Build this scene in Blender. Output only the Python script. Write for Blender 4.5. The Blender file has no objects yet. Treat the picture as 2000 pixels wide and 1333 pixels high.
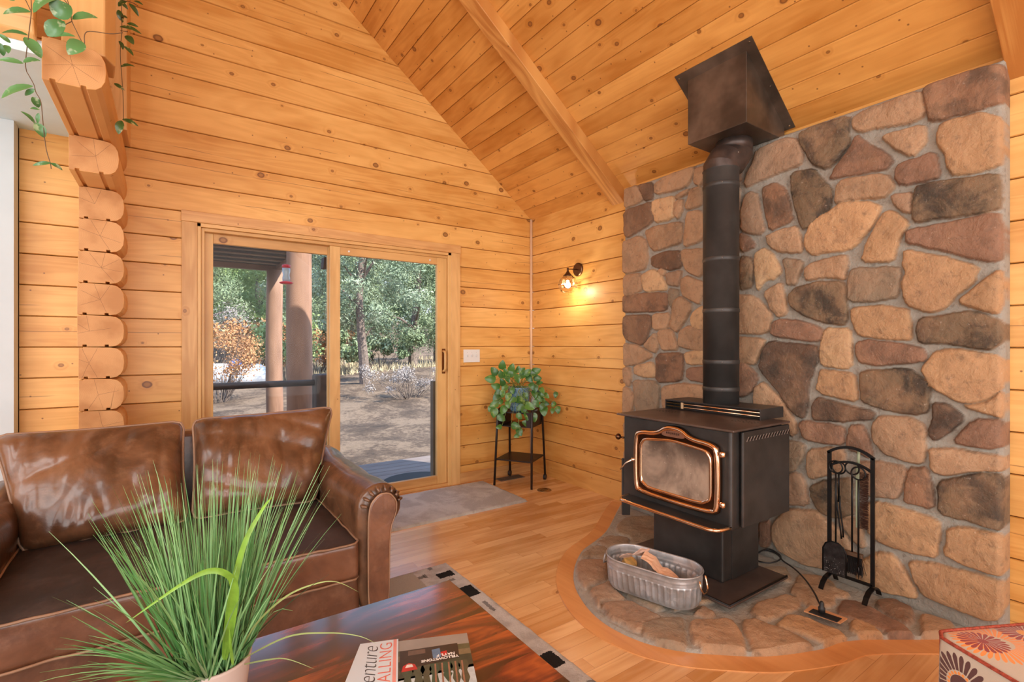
import bpy, bmesh, math, random
import numpy as np
from mathutils import Vector, Matrix, noise as mnoise
random.seed(7); RNG = np.random.default_rng(7)
PI = math.pi
C = bpy.context.scene.collection
scn = bpy.context.scene

# ------------------------------------------------------------------ camera
FPX, CXP, CYP = 962.0, 1000.0, 675.0
ANG = math.atan(1390 / FPX)
Xc = (math.sin(ANG), math.cos(ANG)); Yc = (-math.cos(ANG), math.sin(ANG))
_d = FPX * 1.25 / 244.5
CAM = (-(38 / FPX * _d * Xc[0] + _d * Xc[1]), -(38 / FPX * _d * Yc[0] + _d * Yc[1]), 1.25)
cd = bpy.data.cameras.new('camera'); cam = bpy.data.objects.new('camera', cd); C.objects.link(cam)
cd.sensor_width = 36; cd.lens = 36 * FPX / 2000; cd.shift_y = (CYP - 666.5) / 2000
cd.clip_start = 0.05; cd.clip_end = 300
cam.location = CAM
fwd = Vector((Xc[1], Yc[1], 0))
cam.rotation_euler = (PI / 2, 0, math.atan2(-fwd.x, fwd.y))
scn.camera = cam

def P(px, py, x=None, y=None, z=None):
    """point of the place seen at a photograph pixel, on a plane of the place"""
    u = (px - CXP) / FPX; v = (CYP - py) / FPX
    r = (u * Xc[0] + Xc[1], u * Yc[0] + Yc[1], v)
    if x is not None: s = (x - CAM[0]) / r[0]
    elif y is not None: s = (y - CAM[1]) / r[1]
    else: s = (z - CAM[2]) / r[2]
    return Vector((CAM[0] + s * r[0], CAM[1] + s * r[1], CAM[2] + s * r[2]))

# ------------------------------------------------------------------ world, sun, added fill light, exposure
scn.view_settings.view_transform = 'Standard'; scn.view_settings.look = 'None'
scn.view_settings.gamma = 1.0; scn.view_settings.exposure = 0.10
w = bpy.data.worlds.new('sky'); scn.world = w; w.use_nodes = True
bg = w.node_tree.nodes['Background']
tcw = w.node_tree.nodes.new('ShaderNodeTexCoord'); gr = w.node_tree.nodes.new('ShaderNodeSeparateXYZ')
rm = w.node_tree.nodes.new('ShaderNodeValToRGB')
rm.color_ramp.elements[0].position = 0.0; rm.color_ramp.elements[0].color = (0.85, 0.92, 1.0, 1)
rm.color_ramp.elements[1].position = 0.7; rm.color_ramp.elements[1].color = (0.30, 0.52, 0.95, 1)
w.node_tree.links.new(tcw.outputs['Generated'], gr.inputs[0]); w.node_tree.links.new(gr.outputs['Z'], rm.inputs[0])
w.node_tree.links.new(rm.outputs[0], bg.inputs[0]); bg.inputs[1].default_value = 2.0
scn.cycles.max_bounces = 8; scn.cycles.diffuse_bounces = 5; scn.cycles.transparent_max_bounces = 12
try: scn.cycles.use_denoising = True
except Exception: pass

sd = bpy.data.lights.new('sun', 'SUN'); sd.energy = 10.0; sd.angle = 0.01; sd.color = (1, 0.93, 0.82)
so = bpy.data.objects.new('sun', sd); C.objects.link(so)
so.rotation_euler = Vector((0.6, -1.0, 1.17)).to_track_quat('Z', 'Y').to_euler()

def area(name, loc, target, sx, sy, power, col):
    l = bpy.data.lights.new(name, 'AREA'); l.shape = 'RECTANGLE'; l.size = sx; l.size_y = sy; l.energy = power; l.color = col
    o = bpy.data.objects.new(name, l); C.objects.link(o); o.location = loc
    o.rotation_euler = (Vector(loc) - Vector(target)).to_track_quat('Z', 'Y').to_euler()
    return o
area('fill_light_back', (-3.0, -6.8, 1.7), (-2.6, 0, 1.5), 5.4, 3.0, 205, (0.86, 0.95, 0.98))  # added soft fill behind the camera; the south wall is closed
area('fill_light_side', (-6.4, -3.4, 1.5), (0, -2.2, 1.3), 4.2, 2.2, 115, (0.86, 0.95, 0.98))  # added side fill lamp inside the closed west wall
area('fill_light_roof', (-5.2, -4.2, 3.45), (-1.5, -2.2, 1.4), 2.2, 1.4, 70, (0.86, 0.95, 0.98))  # added fill lamp under the far roof slope, which has no opening
area('fill_light_alcove', (-5.9, -1.6, 1.3), (-3.6, -0.4, 2.2), 1.6, 1.6, 16, (0.9, 0.95, 1.0))  # extra lamp added to brighten the loft ceiling and alcove

# ------------------------------------------------------------------ object helpers
def tag(o, label=None, cat=None, group=None, kind=None):
    if label: o['label'] = label
    if cat: o['category'] = cat
    if group: o['group'] = group
    if kind: o['kind'] = kind
    return o
def thing(name, label, cat, loc=(0, 0, 0), rz=0.0, group=None):
    o = bpy.data.objects.new(name, None); C.objects.link(o); o.location = loc; o.rotation_euler = (0, 0, rz)
    o.empty_display_size = 0.05
    return tag(o, label, cat, group)
class MB:
    def __init__(s): s.v = []; s.f = []
    def add(s, vs, fs):
        n = len(s.v); s.v += [tuple(p) for p in vs]; s.f += [tuple(i + n for i in f) for f in fs]; return s
    def box(s, x0, x1, y0, y1, z0, z1):
        return s.add([(x0,y0,z0),(x1,y0,z0),(x1,y1,z0),(x0,y1,z0),(x0,y0,z1),(x1,y0,z1),(x1,y1,z1),(x0,y1,z1)],
                     [(0,3,2,1),(4,5,6,7),(0,1,5,4),(1,2,6,5),(2,3,7,6),(3,0,4,7)])
    def prism(s, pts, d):
        """pts: 3-D loop, d: extrusion vector"""
        n = len(pts); d = Vector(d); a = [Vector(p) for p in pts]; b = [p + d for p in a]
        return s.add(a + b, [tuple(range(n))[::-1], tuple(range(n, 2 * n))] + [(i, (i + 1) % n, (i + 1) % n + n, i + n) for i in range(n)])
    def tube(s, path, r, seg=8, closed=False, caps=True):
        path = [Vector(p) for p in path]; n = len(path)
        rs = r if isinstance(r, (list, tuple)) else [r] * n
        t = []
        for i in range(n):
            if closed: d = path[(i + 1) % n] - path[i - 1]
            else: d = path[min(i + 1, n - 1)] - path[max(i - 1, 0)]
            t.append(d.normalized() if d.length > 1e-9 else Vector((0, 0, 1)))
        up = Vector((0, 0, 1)) if abs(t[0].z) < 0.9 else Vector((1, 0, 0))
        nrm = t[0].cross(up).normalized(); vs = []
        for i in range(n):
            nrm = (nrm - t[i] * nrm.dot(t[i]));
            nrm = nrm.normalized() if nrm.length > 1e-6 else t[i].orthogonal().normalized()
            b = t[i].cross(nrm)
            for k in range(seg):
                a = 2 * PI * k / seg; vs.append(path[i] + (nrm * math.cos(a) + b * math.sin(a)) * rs[i])
        fs = []
        for i in range(n if closed else n - 1):
            j = (i + 1) % n
            for k in range(seg):
                k2 = (k + 1) % seg; fs.append((i * seg + k, i * seg + k2, j * seg + k2, j * seg + k))
        if caps and not closed:
            fs.append(tuple(range(seg))[::-1]); fs.append(tuple((n - 1) * seg + k for k in range(seg)))
        return s.add(vs, fs)
    def lathe(s, prof, loc=(0, 0, 0), seg=24, mat=None, caps=True):
        """prof: (r, z) list"""
        M = mat or Matrix.Identity(3); L = Vector(loc); vs = []
        for r, z in prof:
            for k in range(seg):
                a = 2 * PI * k / seg; vs.append(L + M @ Vector((r * math.cos(a), r * math.sin(a), z)))
        fs = []
        for i in range(len(prof) - 1):
            for k in range(seg):
                k2 = (k + 1) % seg; fs.append((i * seg + k, i * seg + k2, (i + 1) * seg + k2, (i + 1) * seg + k))
        if caps:
            fs.append(tuple(range(seg))[::-1]); fs.append(tuple((len(prof) - 1) * seg + k for k in range(seg)))
        return s.add(vs, fs)
    def grid(s, rows):
        """rows of points, open sheet"""
        n = len(rows); m = len(rows[0]); vs = [p for r in rows for p in r]
        return s.add(vs, [(i * m + j, i * m + j + 1, (i + 1) * m + j + 1, (i + 1) * m + j) for i in range(n - 1) for j in range(m - 1)])
    def build(s, name, mat, parent=None, smooth=False, bevel=0, weld=0, subsurf=0, seg=2):
        me = bpy.data.meshes.new(name); me.from_pydata([tuple(p) for p in s.v], [], s.f); me.update()
        if mat: me.materials.append(mat)
        if smooth: me.polygons.foreach_set('use_smooth', [True] * len(me.polygons))
        o = bpy.data.objects.new(name, me); C.objects.link(o)
        if parent:
            o.parent = parent
            if parent.parent is None: o.matrix_parent_inverse = Matrix.LocRotScale(parent.location, parent.rotation_euler, None).inverted()
        if weld:
            m = o.modifiers.new('weld', 'WELD'); m.merge_threshold = weld
        if bevel:
            m = o.modifiers.new('bevel', 'BEVEL'); m.width = bevel; m.segments = seg; m.limit_method = 'ANGLE'; m.angle_limit = 0.6
            if smooth == 'auto' or True:
                m.harden_normals = False
        if subsurf:
            m = o.modifiers.new('sub', 'SUBSURF'); m.levels = subsurf; m.render_levels = subsurf
        return o
def struct(name, mb, mat, **k):
    o = mb.build(name, mat, **k); o['kind'] = 'structure'; return o
def copy_tree(o, parent=None):
    c = o.copy(); C.objects.link(c); c.parent = parent
    for ch in o.children: copy_tree(ch, c)
    return c
def smooth_angle(o, a=0.7):
    me = o.data; me.polygons.foreach_set('use_smooth', [True] * len(me.polygons))
    try:
        me.set_sharp_from_angle(angle=a)
    except Exception: pass
    return o

# ------------------------------------------------------------------ material helpers
class NT:
    def __init__(s, name):
        s.m = bpy.data.materials.new(name); s.m.use_nodes = True; s.t = s.m.node_tree
        s.b = s.t.nodes['Principled BSDF']; s.tc = s.t.nodes.new('ShaderNodeTexCoord')
    def link(s, a, b): s.t.links.new(a, b)
    def put(s, sock, v):
        if v is None: return
        if hasattr(v, 'is_linked') or isinstance(v, bpy.types.NodeSocket): s.link(v, sock)
        else:
            if isinstance(v, (tuple, list)) and len(v) == 3 and sock.type == 'RGBA': v = (*v, 1)
            sock.default_value = v
    def math(s, op, a, b=None, c=None, clamp=False):
        n = s.t.nodes.new('ShaderNodeMath'); n.operation = op; n.use_clamp = clamp
        s.put(n.inputs[0], a); s.put(n.inputs[1], b); s.put(n.inputs[2], c); return n.outputs[0]
    def sep(s, v):
        n = s.t.nodes.new('ShaderNodeSeparateXYZ'); s.link(v, n.inputs[0]); return n.outputs
    def comb(s, x=0.0, y=0.0, z=0.0):
        n = s.t.nodes.new('ShaderNodeCombineXYZ'); s.put(n.inputs[0], x); s.put(n.inputs[1], y); s.put(n.inputs[2], z); return n.outputs[0]
    def noise(s, vec, scale=5, detail=3, rough=0.5, dist=0.0, col=False):
        n = s.t.nodes.new('ShaderNodeTexNoise'); s.put(n.inputs['Vector'], vec); n.inputs['Scale'].default_value = scale
        n.inputs['Detail'].default_value = detail; n.inputs['Roughness'].default_value = rough; n.inputs['Distortion'].default_value = dist
        return n.outputs['Color' if col else 'Fac']
    def white(s, vec):
        n = s.t.nodes.new('ShaderNodeTexWhiteNoise'); n.noise_dimensions = '3D'; s.link(vec, n.inputs['Vector']); return n.outputs
    def voro(s, vec, scale=1.0, feature='F1', dim='3D'):
        n = s.t.nodes.new('ShaderNodeTexVoronoi'); n.feature = feature; n.voronoi_dimensions = dim; s.link(vec, n.inputs['Vector']); n.inputs['Scale'].default_value = scale; return n.outputs
    def smooth(s, x, a, b, lo=0.0, hi=1.0):
        n = s.t.nodes.new('ShaderNodeMapRange'); n.interpolation_type = 'SMOOTHSTEP'; s.put(n.inputs[0], x)
        s.put(n.inputs[1], a); s.put(n.inputs[2], b); n.inputs[3].default_value = lo; n.inputs[4].default_value = hi; return n.outputs[0]
    def mix(s, f, a, b, blend='MIX'):
        n = s.t.nodes.new('ShaderNodeMix'); n.data_type = 'RGBA'; n.blend_type = blend; s.put(n.inputs[0], f); s.put(n.inputs[6], a); s.put(n.inputs[7], b); return n.outputs[2]
    def ramp(s, f, stops):
        n = s.t.nodes.new('ShaderNodeValToRGB'); s.link(f, n.inputs[0]); cr = n.color_ramp
        while len(cr.elements) < len(stops): cr.elements.new(0.5)
        for e, (p, c) in zip(cr.elements, stops): e.position = p; e.color = (*c, 1)
        return n.outputs[0]
    def bump(s, h, strength=0.3, dist=0.01):
        n = s.t.nodes.new('ShaderNodeBump'); n.inputs['Strength'].default_value = strength; n.inputs['Distance'].default_value = dist
        s.link(h, n.inputs['Height']); s.link(n.outputs[0], s.b.inputs['Normal'])
    def island(s):
        n = s.t.nodes.new('ShaderNodeNewGeometry'); return n.outputs['Random Per Island']
    def attr(s, name):
        n = s.t.nodes.new('ShaderNodeAttribute'); n.attribute_name = name; return n.outputs
    def set(s, color=None, rough=None, metal=None, coat=None, spec=None, sheen=None):
        s.put(s.b.inputs['Base Color'], color); s.put(s.b.inputs['Roughness'], rough); s.put(s.b.inputs['Metallic'], metal)
        if coat is not None: s.b.inputs['Coat Weight'].default_value = coat; s.b.inputs['Coat Roughness'].default_value = 0.15
        if spec is not None: s.b.inputs['Specular IOR Level'].default_value = spec
        if sheen is not None: s.b.inputs['Sheen Weight'].default_value = sheen
        return s.m
def sr(r, g, b):
    f = lambda c: ((c / 255 + 0.055) / 1.055) ** 2.4 if c > 10 else c / 255 / 12.92
    return (f(r), f(g), f(b))
def plain(name, col, rough=0.5, metal=0.0, var=0.12, scale=6.0, bump=0.0, coat=None, spec=None, bscale=60):
    n = NT(name); c = n.tc.outputs['Object']
    f = n.noise(c, scale, 4, 0.6)
    a = tuple(x * (1 - var) for x in col); b = tuple(min(1, x * (1 + var)) for x in col)
    m = n.set(n.mix(n.smooth(f, 0.3, 0.7), a, b), rough, metal, coat, spec)
    if bump: n.bump(n.noise(c, bscale, 4, 0.6), bump, 0.003)
    return m
def wood(name, u, v, width, v0=0.0, light=(0.80, 0.42, 0.15), dark=(0.56, 0.24, 0.065), knot=(0.13, 0.035, 0.01), vscale=1.0, rough=0.42,
         plank=None, knots=1.0, tone=0.5, cracks=0.6, grain=0.35, coat=None, kscale=4.0, groove=False):
    """boards: u, v = axis indices along / across the grain in object coordinates"""
    n = NT(name); s3 = n.sep(n.tc.outputs['Object']); U, V = s3[u], s3[v]
    if vscale != 1.0: V = n.math('MULTIPLY', V, vscale)
    q = n.math('DIVIDE', n.math('SUBTRACT', V, v0), width); idx = n.math('FLOOR', q); fr = n.math('FRACT', q)
    cell = idx; gl = None
    if plank:
        r0 = n.white(n.comb(idx, 3.7, 0.0))[0]
        pu = n.math('DIVIDE', n.math('ADD', U, n.math('MULTIPLY', r0, 9.0)), plank)
        col = n.math('FLOOR', pu); cell = n.math('ADD', idx, n.math('MULTIPLY', col, 37.0))
        pf = n.math('FRACT', pu)
        gl = n.math('MULTIPLY', n.math('MINIMUM', pf, n.math('SUBTRACT', 1.0, pf)), plank)
    rnd = n.white(n.comb(cell, 1.3, 0.0)); rs = n.sep(rnd[1]) if False else None
    r1 = rnd[0]; r2 = n.white(n.comb(cell, 7.9, 2.0))[0]
    off = n.math('MULTIPLY', cell, 3.171)
    pk = n.comb(n.math('ADD', U, off), V, n.math('MULTIPLY', cell, 0.77))
    # knots
    vo = n.voro(n.comb(n.math('MULTIPLY', n.math('ADD', U, off), 0.8), V, 0.0), kscale, 'F1', '2D'); kd = vo[0]; kr = n.sep(vo[1])
    pres = n.smooth(kr[0], 0.62 - 0.35 * knots, 0.66 - 0.35 * knots, 1.0, 0.0) if False else n.math('GREATER_THAN', kr[0], 1.0 - 0.72 * knots)
    rad = n.math('MULTIPLY', n.math('MULTIPLY_ADD', n.math('POWER', kr[1], 2.0), 0.066, 0.028), pres)
    kd2 = n.math('ADD', kd, n.math('MULTIPLY', n.math('SUBTRACT', n.noise(pk, 40, 2), 0.5), 0.02))
    km = n.math('MULTIPLY', n.smooth(n.math('SUBTRACT', kd2, rad), -0.018, 0.008, 1.0, 0.0), pres)
    halo = n.math('MULTIPLY', n.smooth(kd, 0.02, n.math('MULTIPLY_ADD', kr[1], 0.16, 0.08), 1.0, 0.0), pres)
    # rings / grain
    st = n.comb(n.math('MULTIPLY', n.math('ADD', U, off), 0.55), n.math('MULTIPLY', V, 5.0), cell)
    big = n.noise(st, 1.0, 3, 0.5, 0.6)
    ringc = n.math('ADD', n.math('MULTIPLY', big, 60.0), n.math('MULTIPLY', halo, 9.0))
    ring = n.math('MULTIPLY_ADD', n.math('SINE', ringc), 0.5, 0.5)
    fine = n.noise(n.comb(n.math('MULTIPLY', n.math('ADD', U, off), 2.5), n.math('MULTIPLY', V, 120.0), cell), 1.0, 3, 0.6)
    broad = n.noise(n.comb(n.math('ADD', U, off), n.math('MULTIPLY', V, 3.0), cell), 1.6, 3, 0.6)
    f = n.math('ADD', n.math('MULTIPLY', ring, grain * 0.5), n.math('MULTIPLY', fine, grain * 0.75))
    f = n.math('ADD', f, n.math('MULTIPLY', n.math('SUBTRACT', r1, 0.5), tone))
    f = n.math('ADD', f, n.math('MULTIPLY', n.smooth(broad, 0.35, 0.7), 0.55))
    f = n.math('ADD', f, n.math('MULTIPLY', halo, 0.22), None, True)
    c = n.mix(f, light, dark)
    if cracks:
        cr = n.noise(n.comb(n.math('ADD', U, off), 0.0, cell), 1.1, 2)
        line = n.math('ABSOLUTE', n.math('SUBTRACT', fr, n.math('ADD', n.math('MULTIPLY_ADD', r2, 0.6, 0.2), n.math('MULTIPLY', n.math('SUBTRACT', n.noise(pk, 1.3, 2), 0.5), 0.25))))
        cm = n.math('MULTIPLY', n.smooth(line, 0.004, 0.016, 1.0, 0.0), n.smooth(cr, 0.50, 0.56))
        cm = n.math('MULTIPLY', cm, cracks)
        c = n.mix(cm, c, knot)
    if knots:
        v2 = n.voro(n.comb(n.math('ADD', U, n.math('MULTIPLY', cell, 1.93)), V, 0.0), 9.0, 'F1', '2D'); k2 = n.sep(v2[1])
        pin = n.math('MULTIPLY', n.smooth(v2[0], 0.022, 0.055, 1.0, 0.0), n.math('GREATER_THAN', k2[0], 1.0 - 0.28 * knots))
        c = n.mix(n.math('MULTIPLY', pin, 0.75), c, knot)
    km = n.math('MULTIPLY', km, 0.85)
    knc = n.mix(n.math('MULTIPLY', n.smooth(n.math('DIVIDE', kd2, n.math('ADD', rad, 0.001)), 0.35, 0.8, 1.0, 0.0), 0.45), knot, dark)
    c = n.mix(km, c, knc)
    if groove:
        gv = n.math('MULTIPLY', n.math('MINIMUM', fr, n.math('SUBTRACT', 1.0, fr)), width)
        g = n.math('MINIMUM', gv, gl) if gl is not None else gv
        gm = n.smooth(g, 0.0004, 0.0014, 1.0, 0.0)
        c = n.mix(n.math('MULTIPLY', gm, 0.55), c, knot)
    m = n.set(c, rough, 0.0, coat)
    n.bump(n.math('ADD', n.math('MULTIPLY', fine, 0.5), n.math('MULTIPLY', ring, 0.2)), 0.12, 0.003)
    return m
# ------------------------------------------------------------------ materials
WL = dict(light=(0.83, 0.480, 0.150), dark=(0.60, 0.275, 0.058), grain=0.5)
M_w1 = wood('pine_logs_door_wall', 0, 2, 0.1805, 0.157, **WL, knots=0.7, tone=0.5)
M_w2 = wood('pine_logs_stove_wall', 1, 2, 0.1805, 0.157, **WL, knots=0.7, tone=0.5)
M_ceil = wood('pine_ceiling_boards', 1, 0, 0.127, 0.0, light=(0.75, 0.375, 0.098), dark=(0.48, 0.185, 0.030), vscale=1.268, knots=1.15, tone=0.7, cracks=0.0, kscale=4.6, rough=0.38)
M_beam = wood('fir_beam', 0, 1, 0.3, 0.0, light=(0.700, 0.358, 0.105), dark=(0.382, 0.147, 0.031), knots=0.35, grain=0.9, cracks=0.0)
M_trimu = wood('fir_trim_upright', 2, 0, 0.6, 0.1, light=(0.784, 0.486, 0.196), dark=(0.530, 0.269, 0.084), knots=0.35, cracks=0.0, grain=0.6)
M_trimh = wood('fir_trim_across', 0, 2, 0.6, 0.1, light=(0.784, 0.461, 0.182), dark=(0.530, 0.256, 0.084), knots=0.35, cracks=0.0, grain=0.6)
M_logx = wood('log_side', 1, 2, 0.1805, 0.157, light=(0.80, 0.45, 0.17), dark=(0.62, 0.29, 0.08), knots=0.6, cracks=0.0)
M_floor = wood('oak_floor', 0, 1, 0.075, 0.0, light=(0.82, 0.50, 0.235), dark=(0.56, 0.265, 0.085), knot=(0.25, 0.09, 0.03), plank=0.85, knots=0.12, tone=0.85, cracks=0.0, grain=0.5, rough=0.25, groove=True, coat=0.5)
M_border = wood('hearth_border_wood', 1, 0, 0.9, 0.3, light=(0.70, 0.33, 0.115), dark=(0.52, 0.20, 0.055), knots=0.0, cracks=0.0, rough=0.3, coat=0.2)
M_white = plain('white_drywall', sr(196, 206, 210), 0.8, var=0.02)
M_grey = plain('grey_drywall_ceiling', sr(206, 230, 240), 0.85, var=0.03)
M_cord = plain('white_corner_strip', sr(222, 186, 150), 0.6, var=0.05)
M_black = plain('black_iron', (0.012, 0.011, 0.011), 0.42, 0.6, var=0.3, bump=0.15)
M_glassy = None
def glass_mat(name, tint=(1, 1, 1), refl=1.0):
    n = NT(name); t = n.t; out = t.nodes['Material Output']; t.nodes.remove(n.b)
    tr = t.nodes.new('ShaderNodeBsdfTransparent'); tr.inputs[0].default_value = (*tint, 1)
    gl = t.nodes.new('ShaderNodeBsdfGlossy'); gl.inputs['Roughness'].default_value = 0.02
    fr = t.nodes.new('ShaderNodeFresnel'); fr.inputs[0].default_value = 1.45
    mx = t.nodes.new('ShaderNodeMixShader'); f = n.math('MULTIPLY', fr.outputs[0], refl)
    t.links.new(f, mx.inputs[0]); t.links.new(tr.outputs[0], mx.inputs[1]); t.links.new(gl.outputs[0], mx.inputs[2]); t.links.new(mx.outputs[0], out.inputs[0])
    return n.m
M_glass = glass_mat('window_glass', (0.97, 0.98, 0.98), 0.14)

# ------------------------------------------------------------------ room shell
JZ = 0.157; CH = 0.1805
def ceil_z(x): return 2.497 - 0.78 * x if x > -3.3 else 2.497 + 0.78 * 3.3 + 0.78 * (x + 3.3)
def course_wall(mb, a0, a1, z0, z1, pt, vee=0.005, dep=0.007):
    """log courses with V joints between heights; pt(a, off, z) -> point, off is into the room"""
    z = z0; zs = [z0]
    k = math.ceil((z0 - JZ) / CH + 1e-6)
    cuts = []
    while JZ + k * CH < z1 - 0.002:
        cuts.append(JZ + k * CH); k += 1
    prof = [(z0, 0)]
    for c in cuts:
        if c - z0 < 0.012: continue
        prof += [(c - vee, 0), (c - 0.0018, -dep), (c - 0.0016, -0.035), (c + 0.0016, -0.035), (c + 0.0018, -dep), (c + vee, 0)]
    prof.append((z1, 0))
    mb.grid([[pt(a0, o, z) for z, o in prof], [pt(a1, o, z) for z, o in prof]])
    # outer skin
T = 0.18
def wall_box_y(mb, x0, x1, z0, z1):
    course_wall(mb, x0, x1, z0, z1, lambda a, o, z: (a, -o, z))
    mb.add([(x0, T, z0), (x1, T, z0), (x1, T, z1), (x0, T, z1)], [(0, 1, 2, 3)])
mb = MB(); OX0, OX1, OZ = -2.82, -0.90, 2.075
wall_box_y(mb, -6.6, OX0, 0, OZ); wall_box_y(mb, OX1, 0.0, 0, OZ); wall_box_y(mb, -6.6, 0.0, OZ, 5.3)
mb.add([(OX0, 0, 0), (OX0, T, 0), (OX0, T, OZ), (OX0, 0, OZ)], [(0, 1, 2, 3)])
mb.add([(OX1, 0, 0), (OX1, T, 0), (OX1, T, OZ), (OX1, 0, OZ)], [(0, 3, 2, 1)])
mb.add([(OX0, 0, OZ), (OX0, T, OZ), (OX1, T, OZ), (OX1, 0, OZ)], [(0, 1, 2, 3)])
mb.add([(-6.6, 0, 5.3), (0, 0, 5.3), (0, T, 5.3), (-6.6, T, 5.3)], [(0, 1, 2, 3)])
wn = struct('wall_north', mb, M_w1)
bmw = bmesh.new(); bmw.from_mesh(wn.data)
for pc_, nn_ in (((0, 0, 2.53), (0.78, 0, 1)), ((-6.6, 0, 2.53), (-0.78, 0, 1))):
    bmesh.ops.bisect_plane(bmw, geom=bmw.verts[:] + bmw.edges[:] + bmw.faces[:], plane_co=pc_, plane_no=nn_, clear_outer=True)
bmw.to_mesh(wn.data); bmw.free()
mb = MB(); course_wall(mb, -7.0, 0.0, 0, 2.55, lambda a, o, z: (-o, a, z))
mb.add([(T, -7, 0), (T, T, 0), (T, T, 2.3), (T, -7, 2.3)], [(0, 1, 2, 3)])
struct('wall_east', mb, M_w2)
struct('wall_south', MB().box(-6.6, 0, -7.1, -7.0, 0, 5.3), M_w1)
struct('wall_west', MB().box(-6.7, -6.6, -7.0, 0, 0, 2.55), M_w2)
struct('floor', MB().box(-6.6, 0, -7.0, 0, -0.08, 0.0), M_floor)
# ceiling boards, both slopes, carried out past the gable as a roof overhang
mb = MB(); W = 0.127 / 1.268; n = int(3.3 / W); prof = []
for i in range(n + 1):
    a = -i * W; b = max(-3.3, -(i + 1) * W)
    if a - b < 0.02: continue
    prof += [(a - 0.0035, 0), (b + 0.0035, 0), (b + 0.0036, 0.004), (b + 0.0034, 0.02), (b, 0.02), (b - 0.0001, 0.004)]
prof = [(0.25, 0), (0.0, 0)] + prof
mb.grid([[(x, y, 2.497 - 0.78 * x + o) for x, o in prof] for y in (0.3, -7.0)])
mb.add([(0.4, 0.3, 2.4), (-3.3, 0.3, 5.35), (-3.3, -7, 5.35), (0.4, -7, 2.4)], [(0, 1, 2, 3)])
mb.add([(0.25, 0.3, 2.302), (0.4, 0.3, 2.4), (-3.3, 0.3, 5.35), (-3.3, 0.3, 5.07)], [(0, 1, 2, 3)])
mb.add([(-3.3, 0.3, 5.071), (-3.3, -7, 5.071), (-7.2, -7, 2.03), (-7.2, 0.3, 2.03)], [(0, 1, 2, 3)])
mb.add([(-3.3, 0.3, 5.35), (-3.3, -7, 5.35), (-7.2, -7, 2.3), (-7.2, 0.3, 2.3)], [(0, 1, 2, 3)])
struct('ceiling', mb, M_ceil)
# rafters
def rafter(name, y0, y1, dz=0.11):
    m = MB(); a = [(0.0, y0, 2.497 - dz), (-3.3, y0, 5.071 - dz), (-3.3, y0, 5.071 + 0.002), (0.0, y0, 2.497 + 0.002)]
    m.prism(a, (0, y1 - y0, 0)); o = struct(name, m, None, bevel=0.004)
    return o
M_raf = wood('rafter_wood', 0, 1, 0.5, 0.07, light=(0.74, 0.39, 0.115), dark=(0.46, 0.18, 0.04), knots=0.35, grain=1.0, cracks=0.0)
for y0, y1 in ((-1.225, -1.10), (-3.53, -3.405), (-5.85, -5.72)):
    rafter('beam', y0, y1).data.materials.append(M_raf)
# white strip in the corner
struct('trim_1', MB().tube([(-0.012, -0.012, 0.16), (-0.012, -0.012, 2.50)], 0.0135, 8), M_cord, smooth=True)
# baseboards
mb = MB().box(-0.816, -0.002, -0.014, 0.004, 0.0, 0.095); struct('baseboard_north', mb, M_trimh, bevel=0.004)

# ------------------------------------------------------------------ drywall room on the left, loft
struct('wall_partition', MB().box(-5.2, P(27, 600, y=-0.12).x, -0.12, 0.0, 0.0, 2.496), M_white)
struct('trim_2', MB().box(P(27, 600, y=-0.12).x, -3.688, -0.03, 0.0, 0.0, 2.496), plain('grey_edge_trim', sr(150, 135, 120), 0.6), bevel=0.003)
struct('ceiling_loft', MB().box(-6.6, -3.37, -1.04, 0.0, 2.497, 2.56), M_grey)
mb = MB()
prof = [(0, 0.0), (0.0, 0.03), (-0.045, 0.055), (-0.07, 0.12), (-0.045, 0.20), (0.0, 0.235), (0.0, 0.25)]
for k in range(3):
    z = 2.505 + k * 0.24
    mb.prism([(-5.6, -1.04 + p[0], z + p[1]) for p in prof[1:]], (2.17, 0, 0))
M_loft = wood('loft_rim_logs', 0, 2, 0.24, 2.505, light=(0.848, 0.563, 0.238), dark=(0.636, 0.358, 0.126), knots=0.8, cracks=0.3)
struct('trim_3', mb, M_loft, smooth=False, bevel=0.01)

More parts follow.
